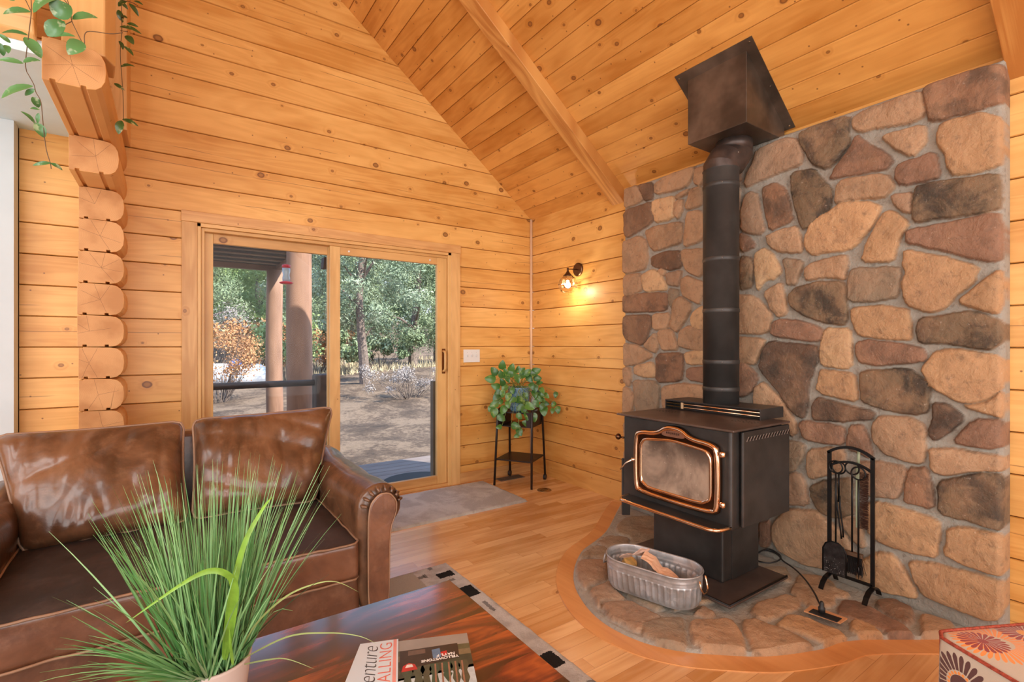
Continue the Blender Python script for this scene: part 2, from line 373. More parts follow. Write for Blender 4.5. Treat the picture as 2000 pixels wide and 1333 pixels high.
# ------------------------------------------------------------------ stub of stacked logs with cut ends
def end_grain():
    n = NT('log_end_grain'); s3 = n.sep(n.tc.outputs['Object'])
    q = n.math('DIVIDE', n.math('SUBTRACT', s3[2], JZ), CH); idx = n.math('FLOOR', q)
    cz = n.math('ADD', n.math('MULTIPLY', n.math('ADD', idx, 0.5), CH), JZ)
    jx = n.math('MULTIPLY', n.math('SUBTRACT', n.white(n.comb(idx, 2, 0))[0], 0.5), 0.08)
    dx = n.math('SUBTRACT', s3[0], n.math('ADD', jx, -3.30)); dz = n.math('SUBTRACT', s3[2], cz)
    r = n.math('SQRT', n.math('ADD', n.math('MULTIPLY', dx, dx), n.math('MULTIPLY', dz, dz)))
    wob = n.noise(n.tc.outputs['Object'], 9, 3)
    ring = n.math('MULTIPLY_ADD', n.math('SINE', n.math('MULTIPLY', n.math('ADD', r, n.math('MULTIPLY', wob, 0.03)), 900)), 0.5, 0.5)
    c = n.mix(n.math('MULTIPLY', ring, 0.16), sr(206, 152, 96), sr(168, 114, 62))
    c = n.mix(n.smooth(n.noise(n.tc.outputs['Object'], 7, 4), 0.4, 0.7), c, sr(180, 124, 70))
    ang = n.math('ARCTAN2', dz, dx)
    an = n.math('MULTIPLY', n.math('ADD', ang, n.math('MULTIPLY', n.white(n.comb(idx, 9, 0))[0], 6)), 1.3)
    fr = n.math('ABSOLUTE', n.math('SUBTRACT', n.math('FRACT', an), n.math('ADD', 0.5, n.math('MULTIPLY', n.math('SUBTRACT', n.noise(n.tc.outputs['Object'], 30, 2), 0.5), 0.1))))
    ln = n.math('MULTIPLY', n.smooth(n.math('MULTIPLY', fr, r), 0.0003, 0.0012, 1.0, 0.0), n.smooth(n.white(n.comb(n.math('FLOOR', an), idx, 4))[0], 0.45, 0.5))
    ln = n.math('MULTIPLY', ln, n.smooth(r, 0.105, 0.085))
    c = n.mix(n.math('MULTIPLY', ln, 0.8), c, sr(70, 35, 15))
    return n.set(c, 0.6)
M_end = end_grain()
stub = thing('wall_stub', None, None); stub['kind'] = 'structure'
def log_profile(z0, z1, xl, xr):
    """flat left side, rounded right side, two square grooves beneath"""
    h = z1 - z0; pts = [(xl, z0 + 0.004), (xl, z1 - 0.004)]
    pts += [(xl + 0.02, z1 - 0.004), (xl + 0.02, z1 + 0.006 - 0.006)]
    cx = xr - 0.062
    for k in range(9):
        a = PI / 2 - PI * k / 8
        ca, sa = math.cos(a), math.sin(a); pts.append((cx + 0.062 * abs(ca) ** 0.85, (z0 + z1) / 2 + (h / 2 - 0.003) * math.copysign(abs(sa) ** 0.8, sa)))
    g1, g2 = xl + 0.125, xl + 0.035
    pts += [(g1 + 0.012, z0 + 0.003), (g1 + 0.012, z0 + 0.014), (g1 - 0.006, z0 + 0.014), (g1 - 0.006, z0 + 0.003),
            (g2 + 0.006, z0 + 0.003), (g2 + 0.006, z0 + 0.014), (g2 - 0.012, z0 + 0.014), (g2 - 0.012, z0 + 0.003)]
    return pts
def stub_log(k, y_end, xl, xr):
    z0 = JZ + k * CH if k >= 0 else 0.0; z1 = JZ + (k + 1) * CH
    pts = log_profile(z0, z1, xl, xr); m = MB()
    m.prism([(x, 0.0, z) for x, z in pts], (0, y_end, 0))
    o = m.build('log', M_logx, stub, bevel=0.0015, seg=1)
    o.data.materials.append(M_end)
    for p in o.data.polygons:
        if abs(p.normal.y) > 0.9: p.material_index = 1
    return o
for k in range(-1, 11):
    stub_log(k, -0.30 + 0.006 * math.sin(k * 2.7), -3.386 + 0.004 * math.sin(k * 5.1), -3.183)
stub_log(11, -0.60, -3.386, -3.186); stub_log(12, -1.22, -3.388, -3.186)
MB().box(-3.386, -3.170, -0.30, 0.0, JZ + 13 * CH, 4.9).build('upright_board', M_trimu, stub, bevel=0.004)
# loft post standing on the longest log, its corner chamfered
m = MB(); z0 = 2.508
m.prism([(-3.335, -1.185, z0), (-3.195, -1.160, z0), (-3.165, -1.085, z0), (-3.180, -0.95, z0), (-3.335, -0.95, z0)], (0, 0, 1.6))
M_post = wood('loft_post_wood', 2, 0, 0.3, -3.4, light=(0.827, 0.512, 0.210), dark=(0.583, 0.307, 0.098), knots=0.5, cracks=0.0)
o = m.build('loft_post', M_post, bevel=0.006); tag(o, kind='structure')
o.name = 'trim_4'

# ------------------------------------------------------------------ sliding glass door
M_door = wood('door_fir', 2, 0, 0.5, 0.05, light=(0.763, 0.474, 0.182), dark=(0.530, 0.282, 0.084), knots=0.1, cracks=0.0, grain=0.45)
M_doorh = wood('door_fir_across', 0, 2, 0.5, 0.05, light=(0.742, 0.435, 0.161), dark=(0.509, 0.256, 0.077), knots=0.1, cracks=0.0, grain=0.45)
door = thing('door_1', None, None, (0, 0, 0)); door['kind'] = 'structure'
MB().box(-2.902, OX0 + 0.006, -0.022, 0.0, 0.0, 2.075).build('casing', M_trimu, door, bevel=0.003)
MB().box(OX1 - 0.006, -0.816, -0.022, 0.0, 0.0, 2.075).build('casing', M_trimu, door, bevel=0.003)
MB().box(-2.905, -0.813, -0.026, 0.0, 2.075, 2.147).build('casing', M_trimh, door, bevel=0.003)
MB().box(OX0, OX0 + 0.028, -0.014, T, 0, OZ).build('jamb', M_door, door, bevel=0.003)
MB().box(OX0 + 0.028, OX0 + 0.048, 0.004, T, 0, OZ - 0.028).build('jamb_stop', M_door, door, bevel=0.003)
MB().box(OX1 - 0.035, OX1, -0.014, T, 0, OZ).build('jamb', M_door, door, bevel=0.003)
MB().box(OX0, OX1, -0.014, T, OZ - 0.026, OZ).build('head', M_doorh, door, bevel=0.003)
MB().box(OX0 + 0.03, OX1 - 0.03, 0.006, T, OZ - 0.05, OZ - 0.026).build('head_stop', M_doorh, door, bevel=0.003)
MB().box(OX0, OX1, -0.010, T, 0.0, 0.026).build('sill', M_doorh, door, bevel=0.003)
def panel(name, x0, x1, y0, y1, st, top, bot, ztop):
    p = MB().box(x0, x0 + st[0], y0, y1, 0.026, ztop).build(name, M_door, door, bevel=0.003)
    MB().box(x1 - st[1], x1, y0, y1, 0.026, ztop).build('stile', M_door, p, bevel=0.003)
    MB().box(x0 + st[0], x1 - st[1], y0 + 0.002, y1, ztop - top, ztop).build('rail', M_doorh, p, bevel=0.003)
    MB().box(x0 + st[0], x1 - st[1], y0 + 0.002, y1, 0.026, 0.026 + bot).build('rail', M_doorh, p, bevel=0.003)
    MB().box(x0 + st[0], x1 - st[1], (y0 + y1) / 2 - 0.003, (y0 + y1) / 2 + 0.003, 0.026 + bot, ztop - top).build('pane', M_glass, p)
    return p
sl = panel('sliding_panel', -1.945, -0.937, 0.012, 0.052, (0.078, 0.092), 0.062, 0.072, 2.025)
panel('fixed_panel', -2.79, -1.89, 0.062, 0.10, (0.072, 0.06), 0.085, 0.08, 2.045)
h = MB(); hx = -0.972
h.tube([(hx, 0.012, 1.02), (hx, -0.022, 1.03), (hx, -0.030, 1.05), (hx, -0.030, 1.17), (hx, -0.022, 1.19), (hx, 0.012, 1.20)], 0.011, 8)
h.build('handle', M_door, sl, smooth=True)
MB().box(hx - 0.012, hx + 0.02, 0.008, 0.014, 1.0, 1.22).build('latch_plate', plain('bronze_latch', sr(120, 70, 30), 0.4, 0.6), sl)
for x in (-1.80, -1.10):
    MB().lathe([(0.0, 0), (0.008, 0), (0.008, 0.003), (0, 0.005)], (x, 0.012, 1.995), 10, Matrix.Rotation(PI / 2, 3, 'X')).build('screw_cap', plain('white_cap', (0.8, 0.8, 0.78), 0.5), sl)
# ------------------------------------------------------------------ stone work: every stone traced, laid as relief in mortar
def vn(x, y, seed=0):
    xi = np.floor(x).astype(np.int64); yi = np.floor(y).astype(np.int64); fx = x - xi; fy = y - yi
    fx = fx * fx * (3 - 2 * fx); fy = fy * fy * (3 - 2 * fy)
    def h(a, b):
        n = (a * 374761393 + b * 668265263 + seed * 1442695041) & 0xffffffff
        n = ((n ^ (n >> 13)) * 1274126177) & 0xffffffff
        return ((n ^ (n >> 16)) & 0xffff) / 65535.0
    return (h(xi, yi) * (1 - fx) + h(xi + 1, yi) * fx) * (1 - fy) + (h(xi, yi + 1) * (1 - fx) + h(xi + 1, yi + 1) * fx) * fy
def fbm(x, y, o=4, seed=0):
    s = 0; a = 0.5; t = 0
    for k in range(o):
        s = s + a * vn(x * 2 ** k, y * 2 ** k, seed + k * 17); t += a; a *= 0.5
    return s / t - 0.5
PAL = {  # colour, dark-blotch amount
 'T': (sr(184, 146, 116), .25), 'L': (sr(208, 168, 130), .1), 'B': (sr(128, 96, 76), .4), 'D': (sr(128, 104, 82), 1.0),
 'R': (sr(148, 110, 90), .35), 'P': (sr(172, 138, 114), .2), 'O': (sr(196, 152, 114), .18), 'M': (sr(150, 110, 86), .65),
 'G': (sr(152, 130, 110), .2), 'K': (sr(104, 80, 66), .8)}
SA = (2.665, 1200, 320); SB = (3.333, 1440, 100); SC = (3.333, 1440, 460); SD = (3.174, 1440, 820); S1 = (1.0, 0, 0)
WALL = [
 (SA,'T',[(42,125),(105,110),(143,180),(110,205),(45,232)]), (SA,'B',[(118,108),(190,95),(192,180),(150,190),(125,140)]),
 (SA,'T',[(200,100),(300,45),(405,12),(408,30),(380,100),(330,130),(205,155)]), (SA,'T',[(412,25),(462,5),(468,60),(440,115),(405,100),(410,60)]),
 (SA,'B',[(474,-10),(560,-40),(650,-60),(650,100),(455,122),(466,50)]), (SA,'L',[(190,190),(300,162),(303,200),(298,285),(205,303),(190,240)]),
 (SA,'T',[(310,165),(380,125),(375,150),(315,182)]), (SA,'T',[(305,200),(325,185),(350,190),(345,240),(320,282),(305,270)]),
 (SA,'T',[(385,130),(440,118),(447,165),(440,215),(360,238)]), (SA,'B',[(42,245),(180,195),(188,240),(190,300),(60,383),(42,370)]),
 (SA,'T',[(148,350),(200,325),(345,300),(348,370),(335,410),(200,452),(175,430)]), (SA,'T',[(370,250),(430,243),(468,270),(468,360),(440,400),(355,432),(355,370)]),
 (SA,'T',[(35,410),(120,375),(155,400),(165,500),(150,545),(45,575),(28,520)]), (SA,'B',[(185,485),(250,455),(338,455),(340,540),(270,553),(185,530)]),
 (SA,'T',[(340,450),(440,440),(460,470),(440,590),(365,555),(345,500)]), (SA,'T',[(38,585),(120,568),(133,600),(132,660),(90,680),(38,685)]),
 (SA,'L',[(133,575),(195,550),(235,580),(263,640),(258,655),(150,665),(135,610)]), (SA,'T',[(215,555),(235,545),(258,560),(250,585),(232,580)]),
 (SA,'P',[(260,570),(340,557),(335,600),(320,635),(265,632)]), (SA,'T',[(340,600),(370,583),(460,620),(450,680),(435,733),(350,690),(335,650)]),
 (SA,'M',[(30,690),(180,672),(265,672),(265,750),(240,765),(35,775),(28,740)]), (SA,'G',[(270,650),(325,655),(325,680),(290,750),(275,730)]),
 (SA,'T',[(300,720),(335,690),(400,740),(318,880),(280,850)]), (SA,'B',[(32,795),(180,785),(182,860),(140,950),(50,915),(35,880)]),
 (SA,'T',[(190,785),(280,775),(268,860),(195,862)]), (SA,'T',[(145,950),(205,875),(220,960),(205,982),(180,975)]),
 (SA,'T',[(215,870),(290,862),(325,970),(240,972),(222,930)]), (SA,'L',[(385,800),(430,745),(490,740),(490,865),(430,865),(395,840)]),
 (SA,'T',[(329,880),(370,840),(520,870),(520,980),(380,965),(325,950)]), (SA,'T',[(35,935),(120,950),(195,1000),(120,1040),(38,1055)]),
 (SA,'M',[(205,995),(345,985),(350,1060),(340,1130),(210,1140)]), (SA,'L',[(352,990),(400,975),(520,985),(520,1040),(370,1050)]),
 (SA,'L',[(92,1055),(185,1035),(203,1070),(198,1115),(95,1100)]), (SA,'T',[(30,1065),(75,1062),(78,1110),(65,1160),(35,1130)]),
 (SA,'R',[(370,1070),(520,1055),(520,1150),(365,1120)]), (SA,'T',[(30,1170),(60,1165),(95,1210),(85,1290),(32,1300)]),
 (SA,'G',[(85,1130),(200,1130),(228,1160),(220,1265),(200,1310),(110,1310),(95,1200)]), (SA,'T',[(240,1165),(330,1145),(500,1160),(500,1225),(420,1290),(250,1300),(240,1230)]),
 (SA,'T',[(500,130),(640,110),(640,260),(500,250)]),(SA,'M',[(490,270),(635,280),(630,420),(490,410)]),(SA,'T',[(490,430),(630,440),(630,590),(470,600)]),(SA,'L',[(480,620),(625,610),(630,720),(500,725)]),
 (SA,'P',[(670,160),(700,143),(735,160),(770,340),(745,370),(650,345),(650,250)]), (SA,'R',[(650,360),(685,375),(725,425),(650,458)]),
 (SA,'D',[(651,480),(700,490),(712,540),(705,640),(650,655)]), (SA,'L',[(722,470),(770,437),(805,460),(860,560),(820,600),(780,605),(735,660),(725,570)]),
 (SA,'T',[(770,670),(860,615),(880,700),(890,780),(845,795),(815,770)]), (SA,'T',[(560,680),(730,690),(815,790),(790,885),(560,885)]),
 (SA,'T',[(560,905),(780,910),(740,1000),(720,1045),(680,1040),(560,1015)]), (SA,'R',[(560,1030),(665,1030),(740,1110),(700,1200),(560,1228)]),
 (SB,'P',[(110,640),(300,560),(380,570),(415,680),(400,735),(150,830),(50,880),(35,850),(60,780),(95,720)]),
 (SB,'D',[(395,525),(500,480),(715,410),(710,520),(720,590),(650,690),(570,765),(480,730),(400,600)]),
 (SB,'T',[(740,430),(800,385),(1180,240),(1210,410),(1100,465),(940,480),(790,520),(740,480)]),
 (SB,'M',[(1195,225),(1450,130),(1680,80),(1740,95),(1735,300),(1700,330),(1330,440),(1240,440),(1225,360)]),
 (SB,'R',[(770,540),(840,600),(1010,700),(950,760),(800,790),(590,825),(620,760),(690,680)]), (SB,'T',[(930,545),(1205,470),(1215,590),(1130,680),(1010,630)]),
 (SB,'O',[(1310,470),(1560,390),(1710,430),(1715,600),(1700,745),(1410,800),(1370,760),(1350,680),(1295,600),(1295,520)]),
 (SB,'R',[(1020,770),(1050,730),(1270,650),(1310,790),(1290,820),(1060,865),(1015,820)]), (SB,'M',[(150,890),(230,855),(300,890),(330,990),(350,1100),(200,1165),(165,1010)]),
 (SB,'D',[(335,790),(480,760),(560,850),(600,900),(590,1020),(420,1165),(385,1080),(345,920)]), (SB,'T',[(640,870),(680,830),(960,790),(1020,880),(930,950),(720,965),(620,990)]),
 (SB,'P',[(995,930),(1125,920),(1120,1050),(1070,1045),(1005,980)]), (SB,'D',[(1145,880),(1250,850),(1690,790),(1705,900),(1695,1030),(1300,1085),(1160,1105),(1135,1080)]),
 (SB,'O',[(430,1200),(470,1120),(640,1000),(720,980),(850,980),(925,1010),(870,1130),(740,1280),(640,1300),(480,1320),(430,1270)]),
 (SB,'O',[(930,1060),(985,1035),(1105,1110),(1045,1210),(1000,1370),(795,1365),(830,1260)]),
 (SB,'R',[(1090,1160),(1300,1130),(1690,1040),(1715,1180),(1710,1340),(1660,1370),(1480,1330),(1290,1280),(1090,1240)]),
 (SB,'T',[(180,1200),(280,1160),(380,1140),(410,1250),(405,1305),(255,1310),(190,1250)]),
 (SC,'G',[(280,150),(420,165),(400,230),(370,320),(315,320),(305,230)]), (SC,'T',[(435,210),(480,175),(690,125),(710,180),(690,290),(590,265),(440,290),(430,250)]),
 (SC,'D',[(325,390),(370,340),(500,305),(650,300),(690,320),(700,460),(700,550),(680,585),(540,560),(400,510),(330,450)]),
 (SC,'G',[(740,215),(1040,205),(1050,260),(1030,400),(900,430),(715,425),(710,300)]),
 (SC,'O',[(1080,90),(1300,130),(1570,200),(1530,300),(1390,400),(1340,470),(1240,500),(1090,450),(1060,320),(1090,240),(1060,180)]),
 (SC,'O',[(1700,225),(1720,320),(1690,500),(1640,500),(1425,435),(1560,320)]), (SC,'R',[(230,570),(270,545),(380,555),(545,605),(520,690),(400,680),(205,650)]),
 (SC,'L',[(560,605),(720,610),(730,700),(735,840),(700,870),(530,850),(525,730)]), (SC,'O',[(725,480),(900,460),(1100,480),(1110,560),(1125,680),(1010,680),(780,650),(740,570)]),
 (SC,'D',[(1180,540),(1300,530),(1530,490),(1720,570),(1720,680),(1640,740),(1550,740),(1380,700),(1180,700),(1155,620)]),
 (SC,'R',[(770,700),(850,680),(1200,735),(1220,790),(1190,820),(900,845),(790,830),(760,770)]),
 (SC,'K',[(200,690),(500,720),(510,800),(450,960),(440,1130),(420,1190),(370,1170),(220,970),(130,860),(150,770)]),
 (SC,'O',[(520,900),(540,880),(750,905),(770,1060),(745,1080),(505,1020)]), (SC,'D',[(790,890),(1100,865),(1235,970),(1230,1150),(1130,1165),(900,1120),(800,1080),(790,980)]),
 (SC,'O',[(1190,870),(1280,760),(1380,740),(1720,790),(1725,980),(1620,1065),(1550,1085),(1440,1090),(1250,990)]), (SC,'O',[(1470,1115),(1560,1105),(1640,1080),(1715,1020),(1715,1190),(1650,1170)]),
 (SC,'K',[(480,1110),(510,1060),(640,1090),(890,1160),(860,1205),(580,1210),(480,1200)]), (SD,'R',[(372,30),(400,10),(640,45),(655,90),(650,155),(560,155),(400,120)]),
 (SC,'T',[(100,1000),(160,955),(290,1080),(360,1210),(370,1290),(340,1310),(315,1250),(100,1200)]), (SC,'K',[(1260,1100),(1370,1110),(1470,1190),(1360,1290),(1270,1333),(1230,1290),(1270,1180)]),
 (SD,'T',[(830,30),(880,-15),(1050,-15),(1150,40),(1150,200),(1130,275),(1050,270),(900,210),(830,130)]), (SD,'R',[(685,45),(770,40),(800,110),(825,230),(800,240),(670,180)]),
 (SD,'R',[(1320,150),(1457,5),(1638,10),(1645,170),(1560,188)]), (SD,'G',[(220,125),(400,150),(400,240),(340,322),(220,315)]), (SD,'T',[(425,190),(560,178),(655,195),(640,330),(570,345),(440,375),(420,330)]),
 (SD,'P',[(210,345),(370,335),(410,400),(430,535),(210,530)]), (SD,'D',[(440,420),(520,390),(700,370),(710,590),(640,610),(560,610),(480,560),(450,490)]),
 (SD,'P',[(730,270),(850,270),(1035,305),(1010,440),(975,495),(800,480),(735,380)]), (SD,'M',[(1055,310),(1170,305),(1200,430),(1205,555),(1030,520),(1035,420)]),
 (SD,'T',[(1175,180),(1350,190),(1650,245),(1650,320),(1450,320),(1280,345),(1210,330),(1185,250)]), (SD,'D',[(1240,390),(1500,340),(1640,350),(1640,560),(1630,690),(1480,650),(1240,590)]),
 (SD,'T',[(210,650),(300,560),(480,570),(560,640),(690,740),(690,900),(530,930),(400,900),(250,820),(205,740)]), (SD,'O',[(770,540),(880,520),(1245,630),(1240,720),(1225,860),(1050,830),(870,770),(800,700)]),
 (SD,'T',[(620,625),(690,610),(760,640),(780,790),(760,800),(700,735)]), (SD,'O',[(1290,690),(1400,675),(1645,720),(1650,880),(1630,970),(1540,960),(1390,900),(1275,840),(1290,760)]),
 (SD,'O',[(740,900),(860,830),(960,850),(1060,1000),(1110,1100),(1080,1115),(850,1060),(730,1000)]), (SD,'O',[(1050,890),(1200,900),(1620,1010),(1660,1080),(1650,1180),(1600,1250),(1540,1255),(1270,1150),(1140,1090),(1090,1000)]),
 (SD,'R',[(130,650),(190,630),(195,760),(170,795),(130,790)]),
 (S1,'T',[(1216,822),(1262,818),(1262,862),(1218,868)]),(S1,'T',[(1216,875),(1260,870),(1262,930),(1218,935)]), (S1,'G',[(1270,830),(1340,835),(1345,950),(1275,945)]), (S1,'T',[(1352,840),(1430,850),(1425,960),(1355,955)]), (S1,'R',[(1438,865),(1498,860),(1495,960),(1435,960)]),
 (S1,'T',[(1218,943),(1300,955),(1300,1000),(1216,978)]), (S1,'G',[(1310,962),(1400,968),(1395,1028),(1310,1012)]), (S1,'T',[(1408,970),(1475,970),(1475,1050),(1405,1035)])]
HF = (3.333, 1100, 1000); HG = (4.88, 1540, 1060)
HEARTH = [
 (HF,'G',[(350,60),(400,20),(555,0),(640,60),(640,200),(450,190),(440,150),(340,115)]), (HF,'G',[(215,175),(300,130),(440,158),(420,190),(290,205)]),
 (HF,'G',[(130,240),(200,205),(285,210),(290,280),(190,270),(105,285)]), (HF,'P',[(85,330),(110,290),(280,290),(300,410),(180,450),(140,480),(95,420)]),
 (HF,'P',[(160,490),(310,425),(330,480),(420,540),(260,555),(230,600)]), (HF,'P',[(245,580),(330,560),(430,555),(600,640),(640,650),(530,700),(500,755),(300,665)]),
 (HF,'G',[(510,705),(640,655),(780,655),(800,740),(800,850),(720,862),(520,775)]), (HF,'T',[(820,700),(850,680),(1090,680),(1160,740),(1190,880),(1170,905),(950,880),(840,820)]),
 (HF,'T',[(1160,680),(1250,670),(1500,770),(1620,830),(1650,910),(1560,945),(1300,935),(1230,880)]), (HF,'P',[(840,640),(900,580),(1005,640),(960,662)]),
 (HF,'T',[(1210,620),(1250,580),(1430,510),(1540,540),(1540,600),(1330,685),(1260,670)]), (HF,'O',[(1390,700),(1450,650),(1560,655),(1790,735),(1870,800),(1850,845),(1760,850),(1620,790),(1400,722)]),
 (HF,'T',[(1470,500),(1530,385),(1690,400),(1780,450),(1770,590),(1600,600),(1545,560)]), (HF,'G',[(1290,340),(1440,330),(1490,400),(1470,430),(1300,400)]),
 (HG,'R',[(520,495),(640,510),(780,580),(1110,750),(1190,830),(1190,890),(1130,925),(1040,900),(900,790),(580,690),(450,620)]),
 (HG,'B',[(830,510),(1000,510),(1190,590),(1190,700),(1140,750),(1000,690),(820,575)]), (HG,'O',[(580,720),(640,695),(800,745),(910,840),(880,890),(790,885),(590,795)]),
 (HG,'T',[(1250,640),(1350,640),(1590,730),(1590,900),(1270,910)]), (HG,'T',[(360,370),(590,460),(560,490),(430,480),(370,420)]),
 (HF,'T',[(310,220),(560,215),(560,420),(310,400)]), (HF,'G',[(330,420),(700,440),(640,630),(430,530)]), (HF,'T',[(660,0),(950,40),(950,220),(660,200)]),
 (HF,'T',[(580,230),(1200,250),(1100,400),(580,420)]), (HF,'T',[(720,450),(1100,420),(1000,560),(880,570),(700,620)])]
def chaikin(p, n=1):
    p = np.array(p, float)
    for _ in range(n):
        q = np.roll(p, -1, 0); p = np.stack([p * 0.86 + q * 0.14, p * 0.14 + q * 0.86], 1).reshape(-1, 2)
    return p
def stone_relief(stones, mapf, u, v, H, seed, grow=0.0075):
    """u, v: grid arrays -> height, rgba"""
    U, V = np.meshgrid(u, v, indexing='ij')
    WU = U + 0.012 * fbm(U * 16, V * 16, 3, seed) + 0.005 * fbm(U * 60, V * 60, 2, seed + 5)
    WV = V + 0.012 * fbm(U * 16 + 40, V * 16, 3, seed + 1) + 0.005 * fbm(U * 60 + 9, V * 60, 2, seed + 6)
    D = np.full(U.shape, -0.05); col = np.zeros(U.shape + (4,)); tilt = np.zeros(U.shape); rr = np.random.default_rng(seed)
    for (sc, ox, oy), c, pts in stones:
        poly = chaikin([mapf(ox + a / sc, oy + b / sc) for a, b in pts])
        lo, hi = poly.min(0) - 0.02, poly.max(0) + 0.02
        i0, i1 = np.searchsorted(u, [lo[0], hi[0]]); j0, j1 = np.searchsorted(v, [lo[1], hi[1]])
        base, bl = PAL[c]; base = np.array(base) * np.array([0.92, 0.96, 0.90]) * rr.uniform(0.9, 1.08); tx, ty, th = rr.uniform(-0.03, 0.03), rr.uniform(-0.03, 0.03), rr.uniform(-0.003, 0.004)
        if i1 <= i0 or j1 <= j0: continue
        X = WU[i0:i1, j0:j1]; Y = WV[i0:i1, j0:j1]; d = np.full(X.shape, 9.0); ins = np.zeros(X.shape, bool)
        for k in range(len(poly)):
            ax, ay = poly[k]; bx, by = poly[(k + 1) % len(poly)]; ex, ey = bx - ax, by - ay
            t = np.clip(((X - ax) * ex + (Y - ay) * ey) / (ex * ex + ey * ey + 1e-12), 0, 1)
            d = np.minimum(d, np.hypot(X - ax - t * ex, Y - ay - t * ey))
            ins ^= ((ay > Y) != (by > Y)) & (X < ex * (Y - ay) / (ey if abs(ey) > 1e-12 else 1e-12) + ax)
        s = np.where(ins, d, -d) + grow
        m = s > D[i0:i1, j0:j1]
        D[i0:i1, j0:j1][m] = s[m]
        cc = poly.mean(0); col[i0:i1, j0:j1][m] = (*base, bl)
        tl = tx * (X - cc[0]) + ty * (Y - cc[1]) + th
        tilt[i0:i1, j0:j1][m] = tl[m]
    k = np.clip(D / 0.010, 0, 1); k = 1 - (1 - k) ** 2
    k2 = np.clip(D / 0.06, 0, 1); k2 = 1 - (1 - k2) ** 2
    rel = fbm(U * 11, V * 11, 5, seed + 3) * 0.016 + np.abs(fbm(U * 7 + 3, V * 7, 3, seed + 8)) * -0.012
    h = np.where(D > 0, k * H * 0.8 + k2 * H * 0.2 + k * (tilt + rel), 0.0) + (D <= 0) * fbm(U * 30, V * 30, 3, seed + 9) * 0.004
    mort = np.array([*sr(158, 152, 140), 0.0])
    e = np.clip((D + 0.001) / 0.004, 0, 1)[..., None]
    tint = 1 + 0.25 * fbm(U * 5, V * 5, 3, seed + 12)[..., None]
    colr = mort * (1 - e) + col * e
    colr[..., :3] *= tint
    return U, V, h, colr
def relief_mesh(name, pos, col, skirt):
    """pos: (n, m, 3)"""
    n, m, _ = pos.shape; vs = pos.reshape(-1, 3)
    idx = np.arange(n * m).reshape(n, m); q = np.stack([idx[:-1, :-1], idx[1:, :-1], idx[1:, 1:], idx[:-1, 1:]], -1).reshape(-1, 4)
    b = np.concatenate([idx[:, 0], idx[-1, 1:], idx[-2::-1, -1], idx[0, -2:0:-1]])
    sv = skirt(vs[b]); nb = len(b); vs2 = np.concatenate([vs, sv]); j = np.arange(nb); jn = (j + 1) % nb
    q2 = np.stack([b[j], n * m + j, n * m + jn, b[jn]], -1); F = np.concatenate([q, q2])
    me = bpy.data.meshes.new(name); me.vertices.add(len(vs2)); me.vertices.foreach_set('co', vs2.astype(np.float32).ravel())
    me.loops.add(F.size); me.loops.foreach_set('vertex_index', F.astype(np.int32).ravel())
    me.polygons.add(len(F)); me.polygons.foreach_set('loop_start', np.arange(0, F.size, 4, dtype=np.int32))
    me.polygons.foreach_set('loop_total', np.full(len(F), 4, dtype=np.int32)); me.update(calc_edges=True)
    me.polygons.foreach_set('use_smooth', np.ones(len(F), bool))
    c = me.color_attributes.new('stone', 'FLOAT_COLOR', 'POINT')
    cc = np.concatenate([col.reshape(-1, 4), col.reshape(-1, 4)[b]]); c.data.foreach_set('color', cc.astype(np.float32).ravel())
    o = bpy.data.objects.new(name, me); C.objects.link(o); return o
def stone_mat(name):
    n = NT(name); at = n.attr('stone'); c0, al = at['Color'], at['Alpha']; co = n.tc.outputs['Object']
    b = n.smooth(n.noise(co, 7, 5, 0.65, 0.4), 0.44, 0.62); bl = n.math('MULTIPLY', b, al)
    c = n.mix(n.math('MULTIPLY', bl, 0.9), c0, (0.045, 0.035, 0.026))
    pt = n.smooth(n.noise(co, 4.5, 4, 0.6), 0.45, 0.68)
    c = n.mix(n.math('MULTIPLY', n.math('MULTIPLY', pt, 0.38), n.smooth(al, 0.0, 0.08)), c, (0.42, 0.24, 0.13), 'MIX')
    sp = n.smooth(n.noise(co, 60, 4, 0.7), 0.62, 0.75); c = n.mix(n.math('MULTIPLY', sp, 0.34), c, (0.75, 0.66, 0.55))
    dk = n.smooth(n.noise(co, 26, 5, 0.7), 0.5, 0.75); c = n.mix(n.math('MULTIPLY', dk, 0.55), c, (0.12, 0.08, 0.055))
    m = n.set(c, 0.75); n.bump(n.math('ADD', n.noise(co, 55, 6, 0.7), n.math('MULTIPLY', n.noise(co, 13, 5, 0.65, 0.8), 1.6)), 0.8, 0.009); return m
M_stone = stone_mat('field_stone')
st = 0.005
u = np.arange(-3.412, -1.308, st); v = np.arange(0.0, 2.452, st)
U, V, h, col = stone_relief(WALL, lambda a, b: (lambda p: (p.y, p.z))(P(a, b, x=-0.125)), u, v, 0.034, 11)
edge = np.minimum(np.minimum(U + 3.412, -1.306 - U), 2.455 - V); h = h - 0.02 * np.clip(1 - edge / 0.02, 0, 1) ** 2
pos = np.stack([-0.092 - h, U, V], -1)
o = relief_mesh('wall_stone', pos[:, ::-1], col[:, ::-1], lambda s: np.stack([np.full(len(s), 0.0), s[:, 1], s[:, 2]], -1))
o.data.materials.append(M_stone); o['kind'] = 'structure'

